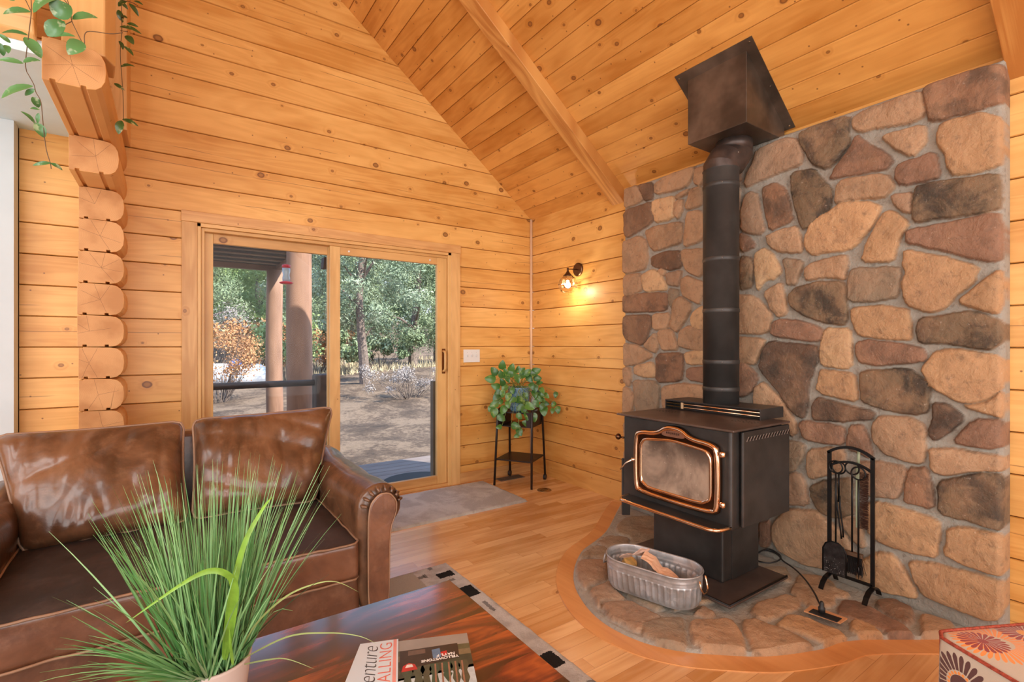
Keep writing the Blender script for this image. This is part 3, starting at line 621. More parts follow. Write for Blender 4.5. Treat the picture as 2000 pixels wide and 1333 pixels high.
# hearth slab: rounded outline sampled from the photograph, laid as a fan of the same relief
HO = [(-0.10, -1.275), (-0.202, -1.342), (-0.563, -1.585), (-0.752, -1.672), (-0.93, -1.74), (-1.097, -1.86), (-1.24, -2.02), (-1.335, -2.214), (-1.365, -2.38), (-1.335, -2.543),
      (-1.26, -2.67), (-1.154, -2.773), (-0.994, -2.896), (-0.779, -2.992), (-0.593, -3.045), (-0.303, -3.237), (-0.10, -3.365)]
HC = (-0.10, -2.32)
def resample(pts, n):
    p = np.array(pts); q = [p[0]]
    for i in range(len(p) - 1):
        a = p[max(i - 1, 0)]; b = p[i]; c = p[i + 1]; d = p[min(i + 2, len(p) - 1)]
        for t in np.linspace(0, 1, 9)[1:]:
            q.append(0.5 * ((2 * b) + (c - a) * t + (2 * a - 5 * b + 4 * c - d) * t * t + (3 * b - a - 3 * c + d) * t ** 3))
    q = np.array(q); L = np.concatenate([[0], np.cumsum(np.hypot(*np.diff(q, axis=0).T))]); s = np.linspace(0, L[-1], n)
    return np.stack([np.interp(s, L, q[:, 0]), np.interp(s, L, q[:, 1])], -1)
ol = resample(HO, 480)
ug = np.arange(-1.40, -0.08, 0.006); vg = np.arange(-3.40, -1.25, 0.006)
U, V, h, col = stone_relief(HEARTH, lambda a, b: (lambda p: (p.x, p.y))(P(a, b, z=0.045)), ug, vg, 0.020, 23, 0.0015)
def samp(A, x, y):
    fi = np.clip((x - ug[0]) / 0.006, 0, len(ug) - 1.001); fj = np.clip((y - vg[0]) / 0.006, 0, len(vg) - 1.001)
    i = fi.astype(int); j = fj.astype(int); a = fi - i; b = fj - j
    if A.ndim == 3: a = a[..., None]; b = b[..., None]
    return (A[i, j] * (1 - a) + A[i + 1, j] * a) * (1 - b) + (A[i, j + 1] * (1 - a) + A[i + 1, j + 1] * a) * b
rad = np.linspace(0.02, 1, 200)
X = HC[0] + (ol[:, 0][:, None] - HC[0]) * rad; Y = HC[1] + (ol[:, 1][:, None] - HC[1]) * rad
hh = samp(h, X, Y); cc = samp(col, X, Y)
Z = 0.017 + hh * 1.05
Z = np.where(Z > 0.042, 0.042 + 0.0072 * np.tanh((Z - 0.042) / 0.0072), Z); Z[:, -1] = 0.003; Z[:, -2] = np.minimum(Z[:, -2], 0.018)
cc = cc * np.array([1.12, 1.12, 1.12, 1.0])
o = relief_mesh('hearth', np.stack([X, Y, Z], -1)[::-1], cc[::-1], lambda s: np.stack([s[:, 0], s[:, 1], np.full(len(s), -0.0)], -1))
o.data.materials.append(M_stone)
tag(o, 'low rounded stone hearth laid in front of the stone wall under the stove', 'hearth')
# curved wooden border set into the floor round the hearth
mb = MB(); rows = []
ob = resample([(-0.02, -1.23)] + HO[1:-1] + [(-0.02, -3.41)], 200)
for i in range(len(ob)):
    t = ob[min(i + 1, len(ob) - 1)] - ob[max(i - 1, 0)]; t = t / np.hypot(*t); nn = np.array([t[1], -t[0]])
    if nn.dot(ob[i] - np.array((-0.1, -2.32))) < 0: nn = -nn
    p = ob[i] - nn * 0.004; q = ob[i] + nn * 0.092
    rows.append([(p[0], p[1], 0.001), (p[0], p[1], 0.004), (q[0], q[1], 0.004), (q[0], q[1], 0.0)])
mb.grid(rows); struct('trim_5', mb, M_border)
# ------------------------------------------------------------------ stove
M_stove = plain('stove_black', (0.056, 0.050, 0.046), 0.40, 0.45, var=0.35, scale=3.0, bump=0.12, bscale=150)
M_stovet = plain('stove_top_brown', (0.125, 0.088, 0.072), 0.40, 0.45, var=0.3, scale=3.0, bump=0.1)
M_brass = plain('copper_gold_trim', (0.82, 0.56, 0.38), 0.15, 1.0, var=0.15, scale=8)
M_bronze = plain('dark_bronze', (0.10, 0.045, 0.022), 0.25, 0.9, var=0.3, scale=8)
M_pipe = plain('stove_pipe_black', (0.052, 0.049, 0.046), 0.48, 0.3, var=0.3, scale=4)
M_flue = plain('flue_box_brown', (0.125, 0.092, 0.068), 0.34, 0.4, var=0.5, scale=3.0)
def soot_glass():
    n = NT('sooty_stove_glass'); co = n.tc.outputs['Object']
    f = n.noise(co, 4, 5, 0.6, 0.5); c = n.mix(n.smooth(f, 0.35, 0.65), sr(176, 154, 134), sr(116, 100, 88))
    s3 = n.sep(co); t = n.smooth(s3[2], 0.62, 0.76); c = n.mix(n.math('MULTIPLY', t, n.smooth(n.noise(co, 7, 3), 0.3, 0.6)), c, sr(74, 62, 54))
    c = n.mix(n.smooth(n.noise(co, 70, 4, 0.7), 0.66, 0.74), c, sr(215, 200, 180))
    return n.set(c, 0.22, 0.0, 0.4)
SY = -2.315
stove = thing('wood_stove', 'black wood stove with copper trimmed glass door standing on stone hearth', 'wood stove', (-0.55, -2.29, 0.05))
MB().box(-0.80, -0.33, -2.622, -1.950, 0.372, 0.846).build('body', M_stove, stove, bevel=0.014, seg=3)
MB().box(-0.832, -0.31, -2.652, -1.925, 0.846, 0.857).build('top_plate', M_stovet, stove, bevel=0.004)
for y0, y1 in ((-2.648, -2.632), (-1.940, -1.924)):
    sh = MB().box(-0.745, -0.31, y0, y1, 0.386, 0.840).build('side_shield', M_stove, stove, bevel=0.006)
    m = MB()
    for k in range(15):
        x = -0.72 + k * 0.027
        m.prism([(x, y0 - 0.0015, 0.793), (x + 0.006, y0 - 0.0015, 0.793), (x + 0.024, y0 - 0.0015, 0.814), (x + 0.018, y0 - 0.0015, 0.814)], (0, 0.018 if y0 > -2 else 0.002, 0))
    m2 = MB()
    for k in range(15):
        x = -0.72 + k * 0.027; yy0 = y0 - 0.0018 if y0 < -2 else y1 - 0.0002
        m2.prism([(x + 0.007, yy0, 0.797), (x + 0.019, yy0, 0.797), (x + 0.034, yy0, 0.811), (x + 0.022, yy0, 0.811)], (0, 0.002, 0))
    m2.build('slot_openings', M_black, sh)
    m.build('vent_slots', plain('slot_metal', (0.40, 0.34, 0.30), 0.4, 0.6), sh)
for cy in (-2.05, -2.53):
    m = MB()
    for r in range(3):
        for k in range(6):
            m.lathe([(0, 0), (0.0045, 0), (0.0045, 0.0012), (0, 0.0012)], (-0.56 + r * 0.028 + (k % 2) * 0.006, cy + (k - 2.5) * 0.022, 0.8566), 6)
    m.build('top_holes', M_black, stove)
# pedestal and floor plate
MB().box(-0.696, -0.372, -2.512, -2.078, 0.058, 0.375).build('pedestal', M_stove, stove, bevel=0.012, seg=3)
MB().box(-0.62, -0.372, -2.5155, -2.512, 0.062, 0.372).build('pedestal_side_panel', M_stove, stove, bevel=0.001)
m = MB().box(-0.872, -0.345, -2.658, -1.93, 0.048, 0.060); m.build('base_plate', M_stovet, stove, bevel=0.004)
m = MB()
m.tube([(-0.866, -1.935, 0.060), (-0.866, -2.652, 0.060), (-0.348, -2.652, 0.060)], 0.006, 6); m.build('base_lip', M_black, stove, smooth=True)
# convection hood with two gold bars
m = MB().box(-0.43, -0.20, -2.56, -1.955, 0.909, 0.915); m.box(-0.43, -0.20, -2.56, -2.554, 0.857, 0.909); m.box(-0.43, -0.20, -1.961, -1.955, 0.857, 0.909); m.box(-0.36, -0.20, -2.554, -1.961, 0.857, 0.909)
hood = m.build('hood', M_stove, stove)
for z in (0.877, 0.896): MB().tube([(-0.426, -2.554, z), (-0.426, -1.961, z)], 0.0042, 8).build('gold_bar', M_brass, hood, smooth=True)
MB().box(-0.433, -0.425, -2.085, -2.072, 0.868, 0.905).build('clip', plain('pale_clip', sr(190, 165, 130), 0.5), hood)
# glass door
def sm(pts, n=2, w=0.25):
    p = np.array(pts, float)
    for _ in range(n):
        q = np.roll(p, -1, 0); p = np.stack([p * (1 - w) + q * w, p * w + q * (1 - w)], 1).reshape(-1, 2)
    return [tuple(a) for a in p]
def ring(hw, zb, zt, hump, hh, cr=0.03):
    return sm([(-hw, zb + cr), (-hw, zt - cr), (-hw + cr, zt), (-hump - 0.055, zt + 0.008), (-hump, zt + hh), (hump, zt + hh), (hump + 0.055, zt + 0.008), (hw - cr, zt), (hw, zt - cr), (hw, zb + cr), (hw - cr, zb), (-hw + cr, zb)])
outer = ring(0.262, 0.432, 0.782, 0.048, 0.050); inner = sm([(-0.214, 0.476), (-0.214, 0.735), (0.0, 0.758), (0.214, 0.735), (0.214, 0.476)], 3, 0.12)
m = MB(); m.prism([(-0.800, SY + a, b) for a, b in outer], (-0.022, 0, 0)); ddoor = m.build('door', M_bronze, stove, bevel=0.004)
MB().tube([(-0.824, SY + a * 0.955, 0.608 + (b - 0.608) * 0.945) for a, b in outer], 0.0135, 10, closed=True).build('gold_frame', M_brass, ddoor, smooth=True)
MB().tube([(-0.824, SY + a, b) for a, b in inner], 0.0085, 8, closed=True).build('inner_gold_frame', M_brass, ddoor, smooth=True)
m = MB(); m.prism([(-0.821, SY + a, b) for a, b in inner], (-0.003, 0, 0)); m.build('glass', soot_glass(), ddoor)
m = MB(); m.prism([(-0.826, SY + a, b) for a, b in sm([(-0.075, 0.775), (-0.055, 0.812), (0.055, 0.812), (0.075, 0.775)], 2, 0.15)], (-0.004, 0, 0))
pl = m.build('name_plate', plain('copper_plate', (0.45, 0.24, 0.16), 0.35, 0.8), ddoor)
m = MB(); rnd = random.Random(3)
for k, ch in enumerate('HMADHATE'[:7]):
    y = SY + 0.036 - k * 0.012
    m.box(-0.8315, -0.830, y - 0.0035, y - 0.0022, 0.789, 0.800); m.box(-0.8315, -0.830, y + 0.0022, y + 0.0035, 0.789, 0.800)
    z = (0.794, 0.799, 0.789)[k % 3]; m.box(-0.8315, -0.830, y - 0.003, y + 0.003, z - 0.0007, z + 0.0007)
m.build('lettering', M_black, pl)
for z in (0.737, 0.500):
    m = MB(); m.tube([(-0.822, SY - 0.262, z), (-0.835, SY - 0.285, z)], 0.006, 8); m.lathe([(0, -0.012), (0.011, -0.012), (0.013, -0.006), (0.013, 0.008), (0.009, 0.014), (0, 0.015)], (-0.835, SY - 0.283, z), 12)
    m.build('hinge', M_brass, ddoor, smooth=True)
m = MB(); m.tube([(-0.826, SY + 0.255, 0.612), (-0.846, SY + 0.262, 0.612)], 0.010, 8); m.tube([(-0.846, SY + 0.262, 0.612), (-0.86, SY + 0.29, 0.59), (-0.868, SY + 0.325, 0.548)], [0.006, 0.0045, 0.004], 8)
m.build('door_handle', plain('polished_steel', (0.75, 0.65, 0.52), 0.25, 1.0), ddoor, smooth=True)
m = MB(); pts = [(-0.80, SY - 0.300), (-0.875, SY - 0.290), (-0.898, SY - 0.262), (-0.905, SY - 0.2), (-0.905, SY + 0.24), (-0.895, SY + 0.285), (-0.870, SY + 0.312), (-0.80, SY + 0.322)]
m.prism([(x, y, 0.386) for x, y in pts], (0, 0, 0.012)); lip = m.build('ash_lip', M_stove, stove, bevel=0.003)
MB().tube([(x, y, 0.392) for x, y in resample(pts, 40)], 0.0095, 8).build('gold_rail', M_brass, lip, smooth=True)
m = MB(); m.tube([(-0.79, -1.945, 0.712), (-0.79, -1.912, 0.712)], 0.006, 8); m.lathe([(0, 0), (0.010, 0.002), (0.018, 0.012), (0.018, 0.020), (0.010, 0.030), (0, 0.032)], (-0.79, -1.918, 0.712), 14, Matrix.Rotation(-PI / 2, 3, 'X'))
m.build('damper_knob', M_bronze, stove, smooth=True)

# stove pipe
pipe = thing('stove_pipe', 'black round stove pipe rising from the stove to the ceiling box', 'stove pipe', (-0.33, -2.27, 0.915))
MB().tube([(-0.33, -2.27, 0.912), (-0.33, -2.27, 2.262), (-0.33, -2.27, 2.264)], [0.098, 0.098, 0.1025], 40).build('lower_pipe', M_pipe, pipe, smooth=True)
for z in (1.0, 1.155, 1.45, 1.745, 2.17):
    m = MB(); m.tube([(-0.33, -2.27, z - 0.012), (-0.33, -2.27, z - 0.008), (-0.33, -2.27, z + 0.008), (-0.33, -2.27, z + 0.012)], [0.0982, 0.1006, 0.1006, 0.0982], 40, caps=False)
    b = m.build('seam_band', M_pipe, pipe, smooth=True)
    MB().lathe([(0, 0), (0.004, 0), (0.003, 0.002), (0, 0.003)], (-0.33 - 0.0815, -2.27 - 0.0585, z), 8, Matrix(((0, 0, -0.81), (0, 1, -0.58), (1, 0, 0)))).build('screw', plain('screw_steel', (0.4, 0.37, 0.34), 0.3, 1.0), b)
def ringtube(mb, rings, seg=40):
    """rings: centre, normal, radius; each span keeps its own edge rings so the gores read as bent sheet"""
    R = []
    for c, nr, r in rings:
        nr = Vector(nr).normalized(); a = Vector((0, 1, 0)); a = (a - nr * a.dot(nr)).normalized(); b = nr.cross(a)
        k = 1.0 / max(0.85, abs(nr.z)) if abs(nr.z) < 0.999 else 1.0
        R.append([Vector(c) + (a * math.cos(t) + b * math.sin(t) * k) * r for t in np.linspace(0, 2 * PI, seg, endpoint=False)])
    for p, q in zip(R[:-1], R[1:]):
        n_ = len(p); mb.add(p + q, [(i, (i + 1) % n_, (i + 1) % n_ + n_, i + n_) for i in range(n_)])
    return mb
M_elb = plain('brown_black_elbow', (0.070, 0.050, 0.042), 0.42, 0.4, var=0.35, scale=9)
m = MB(); ringtube(m, [((-0.33, -2.27, 2.22), (0, 0, 1), 0.0965), ((-0.33, -2.27, 2.285), (0.30, 0, 1), 0.097), ((-0.286, -2.283, 2.328), (0.75, 0, 1), 0.098), ((-0.236, -2.295, 2.372), (0.30, 0, 1), 0.098), ((-0.236, -2.295, 2.40), (0, 0, 1), 0.098)])
eb = m.build('elbow', M_elb, pipe, smooth=True)
MB().lathe([(0, 0), (0.004, 0), (0.003, 0.002), (0, 0.003)], (-0.33 - 0.012, -2.385, 2.335), 8, Matrix.Rotation(PI / 2, 3, 'X')).build('screw', plain('elbow_screw', (0.5, 0.47, 0.44), 0.3, 1.0), eb)
m = MB(); m.tube([(-0.236, -2.295, 2.385), (-0.236, -2.295, 2.45)], 0.1000, 40); m.build('upper_pipe', M_elb, pipe, smooth=True)
# flue box on the sloped ceiling
fb = thing('flue_box', 'dark brown square metal flue box with flange on the sloped ceiling', 'flue box', (-0.23, -2.30, 2.445))
m = MB(); m.prism([(-0.43, -2.482, 2.445), (-0.028, -2.482, 2.445), (-0.028, -2.482, ceil_z(-0.028) - 0.001), (-0.43, -2.482, ceil_z(-0.43) - 0.001)], (0, 0.364, 0)); m.build('box', M_flue, fb, bevel=0.003)
def onc(x, y, d): return (x - d * 0.615, y, ceil_z(x) - d * 0.788)
m = MB(); q = [(-0.472, -2.535), (-0.012, -2.535), (-0.012, -2.058), (-0.472, -2.058)]
m.prism([onc(x, y, 0.001) for x, y in q], Vector((-0.615, 0, -0.788)) * 0.004); fl = m.build('flange', M_flue, fb)
for x, y in ((-0.455, -2.515), (-0.455, -2.08), (-0.24, -2.512), (-0.03, -2.512)):
    c = Vector(onc(x, y, 0.007)); MB().lathe([(0, -0.003), (0.005, -0.003), (0.004, 0.002), (0, 0.003)], c, 8).build('screw', plain('flange_screw', (0.6, 0.56, 0.5), 0.3, 1.0), fl)

# ------------------------------------------------------------------ galvanised tub with kindling paper
def galv():
    n = NT('galvanised_steel'); co = n.tc.outputs['Object']; v = n.voro(co, 38); c = n.mix(n.sep(v[1])[0], (0.42, 0.44, 0.46), (0.60, 0.61, 0.62))
    c = n.mix(n.smooth(n.noise(co, 9, 4), 0.45, 0.7), c, (0.36, 0.34, 0.32)); return n.set(c, 0.38, 0.6)
M_galv = galv()
TA = Vector((0.27, -0.963, 0)).normalized(); TB = Vector((TA.y, -TA.x, 0)); TC = Vector((-1.022, -2.345, 0.05)); TL, TW = 0.115, 0.118
def stad(t, off):
    """stadium outline point, t in 0..1"""
    r = TW + off; per = 4 * TL + 2 * PI * r; s = t * per
    if s < 2 * TL: return (-TL + s, -r)
    s -= 2 * TL
    if s < PI * r: a = -PI / 2 + s / r; return (TL + r * math.cos(a), r * math.sin(a))
    s -= PI * r
    if s < 2 * TL: return (TL - s, r)
    s -= 2 * TL; a = PI / 2 + s / r; return (-TL + r * math.cos(a), r * math.sin(a))
def tubw(t, off, z): a, b = stad(t, off); return TC + TA * a + TB * b + Vector((0, 0, z))
tub = thing('metal_tub', 'oval galvanised steel tub with ribbed side standing on the hearth', 'tub', tuple(TC))
NS = 320; prof = [(-0.014, 0.0), (-0.012, 0.004), (-0.010, 0.012)] + [(-0.010 + 0.010 * z / 0.145, z) for z in np.linspace(0.016, 0.092, 6)] + [(0.0, 0.098), (-0.003, 0.101), (0.001, 0.106), (-0.002, 0.111), (0.002, 0.118), (0.001, 0.126), (0.001, 0.140), (0.004, 0.144), (0.007, 0.148), (0.005, 0.152), (0.0, 0.151), (-0.002, 0.146)]
inn = [(-0.003, 0.126), (-0.004, 0.118), (-0.006, 0.111), (-0.004, 0.106), (-0.006, 0.1)] + [(-0.006 - 0.010 * (1 - z / 0.145), z) for z in np.linspace(0.092, 0.016, 6)] + [(-0.018, 0.006)]
m = MB(); rows = []
for i in range(NS + 1):
    t = (i % NS) / NS; rib = 0.0045 * max(0.0, math.sin(2 * PI * 40 * t)) ** 0.6 ; row = []
    for o_, z in prof + inn:
        row.append(tubw(t, o_ + (rib if 0.014 < z < 0.094 else 0), z))
    rows.append(row)
m.grid(rows); m.add([tubw(i / 60, -0.018, 0.006) for i in range(60)], [tuple(range(60))]); m.add([tubw(i / 60, -0.014, 0.0) for i in range(60)], [tuple(range(60))[::-1]])
m.build('basin', M_galv, tub, smooth=True, weld=0.0002)
for sgn, nm in ((0.25 + 0.0, 'handle'), (0.0, 'handle')):
    c = TC + TA * (TL + TW + 0.006) * (1 if sgn else -1); ax = TA * (1 if sgn else -1)
    pts = [c + TB * a + ax * b + Vector((0, 0, z)) for a, b, z in ((-0.038, 0.0, 0.132), (-0.040, 0.006, 0.10), (-0.030, 0.014, 0.078), (0, 0.018, 0.072), (0.030, 0.014, 0.078), (0.040, 0.006, 0.10), (0.038, 0.0, 0.132))]
    MB().tube(pts, 0.0042, 8).build('handle', M_brass if sgn else M_galv, tub, smooth=True)
def paper_sheet(name, cpt, ax, ay, L, Wd, folds, seed, mat, label):
    r = random.Random(seed); rows = []; n = 14; mm = 6; ax = Vector(ax).normalized(); ay = Vector(ay).normalized(); az = ax.cross(ay)
    z = 0; a = 0; prof = []; x = 0
    for i in range(n + 1):
        prof.append((x, z))
        if i in folds: a = folds[i]
        x += math.cos(a) * L / n; z += math.sin(a) * L / n
    for i in range(n + 1):
        rows.append([Vector(cpt) + ax * prof[i][0] + ay * (Wd * (j / mm - 0.5) * (1 + 0.12 * math.sin(i * 1.7 + seed))) + az * (prof[i][1] + 0.006 * mnoise.noise(Vector((i * 0.6, j * 0.8, seed)))) for j in range(mm + 1)])
    o = MB().grid(rows).build(name, mat, None, smooth=False); md = o.modifiers.new('thick', 'SOLIDIFY'); md.thickness = 0.0012
    return tag(o, label, 'paper')
M_kraft = plain('kraft_paper', sr(222, 176, 142), 0.75, var=0.08)
M_pinkp = plain('pale_pink_paper', sr(232, 192, 170), 0.75, var=0.06)
z0 = 0.05
paper_sheet('kraft_paper', TC + TA * -0.04 + TB * 0.02 + Vector((0, 0, 0.175)), (0.55, -0.80, -0.45), (0.9, 0.4, 0.1), 0.26, 0.085, {0: -0.1, 3: -0.5, 6: 0.1, 9: -0.4}, 2, M_kraft, 'long folded strip of brown kraft paper leaning across the tub')
paper_sheet('kraft_paper', TC + TA * -0.15 + TB * 0.02 + Vector((0, 0, 0.125)), (0.2, -0.9, 0.35), (1, 0.1, -0.35), 0.15, 0.075, {0: 0.35, 4: -0.2, 8: 0.4}, 5, M_pinkp, 'short pale pink crumpled paper at the left end of the tub')
paper_sheet('kraft_paper', TC + TA * 0.07 + TB * 0.005 + Vector((0, 0, 0.065)), (0.3, -0.9, 0.0), (1, 0.2, 0.1), 0.13, 0.10, {0: 0.4, 3: -0.5, 6: 0.6, 10: -0.3}, 9, M_kraft, 'crumpled brown paper scrap lying low at the right end of the tub')
m = MB(); c = TC + TA * -0.155 + TB * -0.02 + Vector((0, 0, 0.045))
m.lathe([(0.0, 0.0), (0.035, 0.0), (0.036, 0.07), (0.03, 0.075), (0.0, 0.076)], c, 18, Matrix.Rotation(0.5, 3, 'X'))
tag(m.build('kindling_round', plain('fresh_cut_wood', sr(214, 168, 96), 0.7, var=0.25, scale=40), smooth=False, bevel=0.004), 'small yellow round of cut wood upright in the left end of tub', 'kindling')

# ------------------------------------------------------------------ cord, floor outlet, upright metal slab
def catmull(p, n=8):
    p = [Vector(a) for a in p]; q = []
    for i in range(len(p) - 1):
        a = p[max(i - 1, 0)]; b = p[i]; c = p[i + 1]; d = p[min(i + 2, len(p) - 1)]
        for k in range(n):
            t = k / n; q.append(0.5 * ((2 * b) + (c - a) * t + (2 * a - 5 * b + 4 * c - d) * t * t + (3 * b - a - 3 * c + d) * t ** 3))
    return q + [p[-1]]
M_rub = plain('black_rubber', (0.018, 0.017, 0.017), 0.45, var=0.2)
hz = 0.056
path = [P(1472, 1086, z=hz), P(1490, 1076, z=hz), P(1512, 1080, z=hz + .004), P(1524, 1092, z=hz + .006), P(1505, 1100, z=hz + .004), P(1480, 1096, z=hz), P(1478, 1083, z=hz), P(1500, 1073, z=hz + .008), P(1522, 1084, z=hz + .01), P(1528, 1095, z=hz + .01), P(1552, 1112, z=hz), P(1572, 1132, z=hz), P(1590, 1158, z=hz + .004), P(1601, 1180, z=hz + .03)]
cord = thing('power_cord', 'black power cord coiled behind the stove and plugged into the hearth outlet', 'power cord', tuple(P(1528, 1095, z=0.05)))
path.append(P(1605, 1197, z=hz) + Vector((0, 0, 0.045)))
MB().tube(catmull(path), 0.0042, 8).build('cable', M_rub, cord, smooth=True)
pb = P(1605, 1197, z=hz)
MB().lathe([(0, 0), (0.014, 0), (0.014, 0.022), (0.010, 0.026), (0.009, 0.040), (0.005, 0.050), (0, 0.051)], pb, 14).build('plug', M_rub, cord, smooth=True)
out = thing('floor_outlet', 'black floor outlet plate with a tan wooden surround set in the hearth', 'outlet', tuple(P(1610, 1204, z=0.05)))
m = MB(); m.prism([P(a, b, z=0.046) for a, b in ((1570, 1196), (1585, 1185), (1655, 1211), (1641, 1220))], (0, 0, 0.006)); m.build('surround', plain('tan_wood_surround', sr(206, 150, 104), 0.6), out)
m = MB(); m.prism([P(a, b, z=0.052) for a, b in ((1579, 1197), (1588, 1191), (1644.5, 1210), (1635, 1217))], (0, 0, 0.004)); m.build('plate', M_rub, out, bevel=0.001)
a = P(1215, 1007, z=0.05); b = P(1231, 1007, z=0.05)
m = MB(); d = (b - a); nn = Vector((-d.y, d.x, 0)).normalized() * 0.02
m.prism([a, b, b + nn, a + nn], (0, 0, 0.40)); o = m.build('metal_slab', plain('grey_steel_slab', (0.085, 0.080, 0.078), 0.5, 0.4), bevel=0.004)
tag(o, 'narrow dark grey metal slab standing upright at the left side of the stove', 'metal slab')
fv = thing('floor_vent', 'round brass cover in the floor by the plant stand leg', 'floor vent', tuple(P(1063, 958, z=0)))
MB().lathe([(0, 0.0), (0.062, 0.0), (0.062, 0.003), (0.055, 0.005), (0.03, 0.004), (0, 0.004)], P(1063, 958, z=0), 30).build('cover', plain('aged_brass', (0.34, 0.22, 0.09), 0.4, 0.8, var=0.3), fv, smooth=True)
MB().lathe([(0.034, 0.0045), (0.038, 0.0065), (0.042, 0.0045)], P(1063, 958, z=0), 30, caps=False).build('inner_ring', M_brass, fv, smooth=True)
rg = thing('floor_register', 'flat grey metal floor register under the plant stand', 'floor register', (-0.34, -0.11, 0))
m = MB(); m.box(-0.47, -0.20, -0.165, -0.055, 0.0, 0.004); m.build('frame', plain('grey_register', (0.20, 0.17, 0.14), 0.5, 0.5), rg)
m = MB()
for k in range(12): m.box(-0.455 + k * 0.021, -0.445 + k * 0.021, -0.155, -0.065, 0.004, 0.0055)
m.build('slats', plain('register_slats', (0.12, 0.10, 0.085), 0.5, 0.5), rg)

# ------------------------------------------------------------------ fireplace tools
tx = -0.235
ty0, ty1 = P(1620, 900, x=tx).y, P(1704.5, 900, x=tx).y
ft = thing('fireplace_tool_stand', 'black arched iron tool stand against the stone wall right of stove', 'tool stand', (tx, (ty0 + ty1) / 2, 0.05))
zb = 0.112; zt = P(1620, 882, x=tx).z
flat = lambda pts, wy, th: None
def bar(mb, pts, w, t):
    """flat bar in the stand plane: pts (y, z), w width in plane, t thickness along x"""
    n = len(pts); L = []; R = []
    for i in range(n):
        a = Vector(pts[max(i - 1, 0)]); b = Vector(pts[min(i + 1, n - 1)]); d = (b - a).normalized(); nr = Vector((-d.y, d.x)) * w / 2
        L.append((pts[i][0] + nr.x, pts[i][1] + nr.y)); R.append((pts[i][0] - nr.x, pts[i][1] - nr.y))
    rows = []
    for i in range(n):
        rows.append([(tx - t / 2, *L[i]), (tx + t / 2, *L[i]), (tx + t / 2, *R[i]), (tx - t / 2, *R[i]), (tx - t / 2, *L[i])])
    mb.grid(rows)
    for i in (0, n - 1): mb.add(rows[i][:4], [(0, 1, 2, 3)])
    return mb
ym = (ty0 + ty1) / 2; hw = abs(ty0 - ty1) / 2
arch = [(ym + hw * t, zt + 0.034 * (1 - t * t)) for t in np.linspace(1.07, -1.07, 15)]
m = MB(); bar(m, [(ty0, zb), (ty0, zt)], 0.016, 0.012); m.build('upright', M_black, ft)
m = MB(); bar(m, [(ty1, zb), (ty1, zt)], 0.016, 0.012); m.build('upright', M_black, ft)
m = MB(); bar(m, arch, 0.013, 0.012); m.build('arch', M_black, ft)
arch2 = [(ym + (hw - 0.004) * t, zt - 0.068 + 0.030 * (1 - t * t)) for t in np.linspace(1, -1, 15)]
m = MB(); bar(m, arch2, 0.011, 0.010); m.build('hanging_arch', M_black, ft)
m = MB(); bar(m, [(ty0, zb), (ty1, zb)], 0.012, 0.012); m.build('bottom_bar', M_black, ft)
for yy in (ty0, ty1):
    m = MB(); pts = [(-0.095, 0.056), (-0.075, 0.080), (-0.045, 0.098), (0, 0.105), (0.035, 0.098), (0.06, 0.080), (0.075, 0.056)]; rows = []
    for i, (dx, z) in enumerate(pts): rows.append([(tx + dx, yy - 0.011, z), (tx + dx, yy + 0.011, z), (tx + dx, yy + 0.011, z - 0.006), (tx + dx, yy - 0.011, z - 0.006), (tx + dx, yy - 0.011, z)])
    m.grid(rows); m.add(rows[0][:4], [(0, 1, 2, 3)]); m.add(rows[-1][:4], [(0, 1, 2, 3)]); m.build('foot', M_black, ft)
def tool(name, y, x, ztop, label, cat, shaft_to, tip):
    t = thing(name, label, cat, (x, y, ztop)); rr = 0.030
    MB().tube([(x, y + rr * math.cos(a), ztop - rr + rr * math.sin(a)) for a in np.linspace(0, 2 * PI, 20, endpoint=False)], 0.0038, 8, closed=True).build('ring_handle', M_black, t, smooth=True)
    MB().tube([(x, y, ztop - 2 * rr), (x, y, ztop - 0.2), (x, y, shaft_to)], [0.0042, 0.0048, 0.004], 8).build('shaft', M_black, t, smooth=True)
    tip(t, x, y); return t
def shovel_tip(t, x, y):
    m = MB(); o2 = [(-0.052, 0.12), (-0.052, 0.235), (-0.040, 0.262), (-0.018, 0.278), (0.018, 0.278), (0.040, 0.262), (0.052, 0.235), (0.052, 0.12)]
    m.prism([(x - 0.012, y + a, b) for a, b in o2], (-0.003, 0, 0)); s = m.build('blade', plain('shovel_blade', (0.03, 0.027, 0.027), 0.5, 0.5, var=0.5, scale=30), t)
    MB().tube([(x - 0.016, y + a, b) for a, b in o2], 0.0035, 6).build('raised_edge', M_black, s, smooth=True)
    m = MB(); rr = random.Random(4)
    for _ in range(70):
        a = rr.uniform(-0.045, 0.045); b = 0.125 + abs(rr.gauss(0, 0.035)); sz = rr.uniform(0.0006, 0.0022); bx = x - 0.0156
        m.add([(bx, y + a, b), (bx, y + a + sz, b + sz * .3), (bx, y + a + sz * .3, b + sz * 1.4)], [(0, 1, 2)])
    m.build('ash_flecks', plain('pale_ash', (0.8, 0.76, 0.72), 0.8), s)
tool('fireplace_shovel', ty0 - 0.035, tx - 0.016, zt - 0.040, 'black ash shovel with pale ash on its blade hanging left in the stand', 'shovel', 0.27, shovel_tip)
def poker_tip(t, x, y):
    m = MB(); m.tube([(x, y, 0.20), (x, y, 0.13)], [0.004, 0.001], 8); m.tube([(x, y, 0.20), (x, y - 0.018, 0.185), (x, y - 0.022, 0.205)], [0.004, 0.0035, 0.001], 8); m.build('hook', M_black, t, smooth=True)
tool('fireplace_poker', ty0 - 0.135, tx - 0.022, zt - 0.050, 'black iron poker with ring handle hanging right of centre in the stand', 'poker', 0.19, poker_tip)
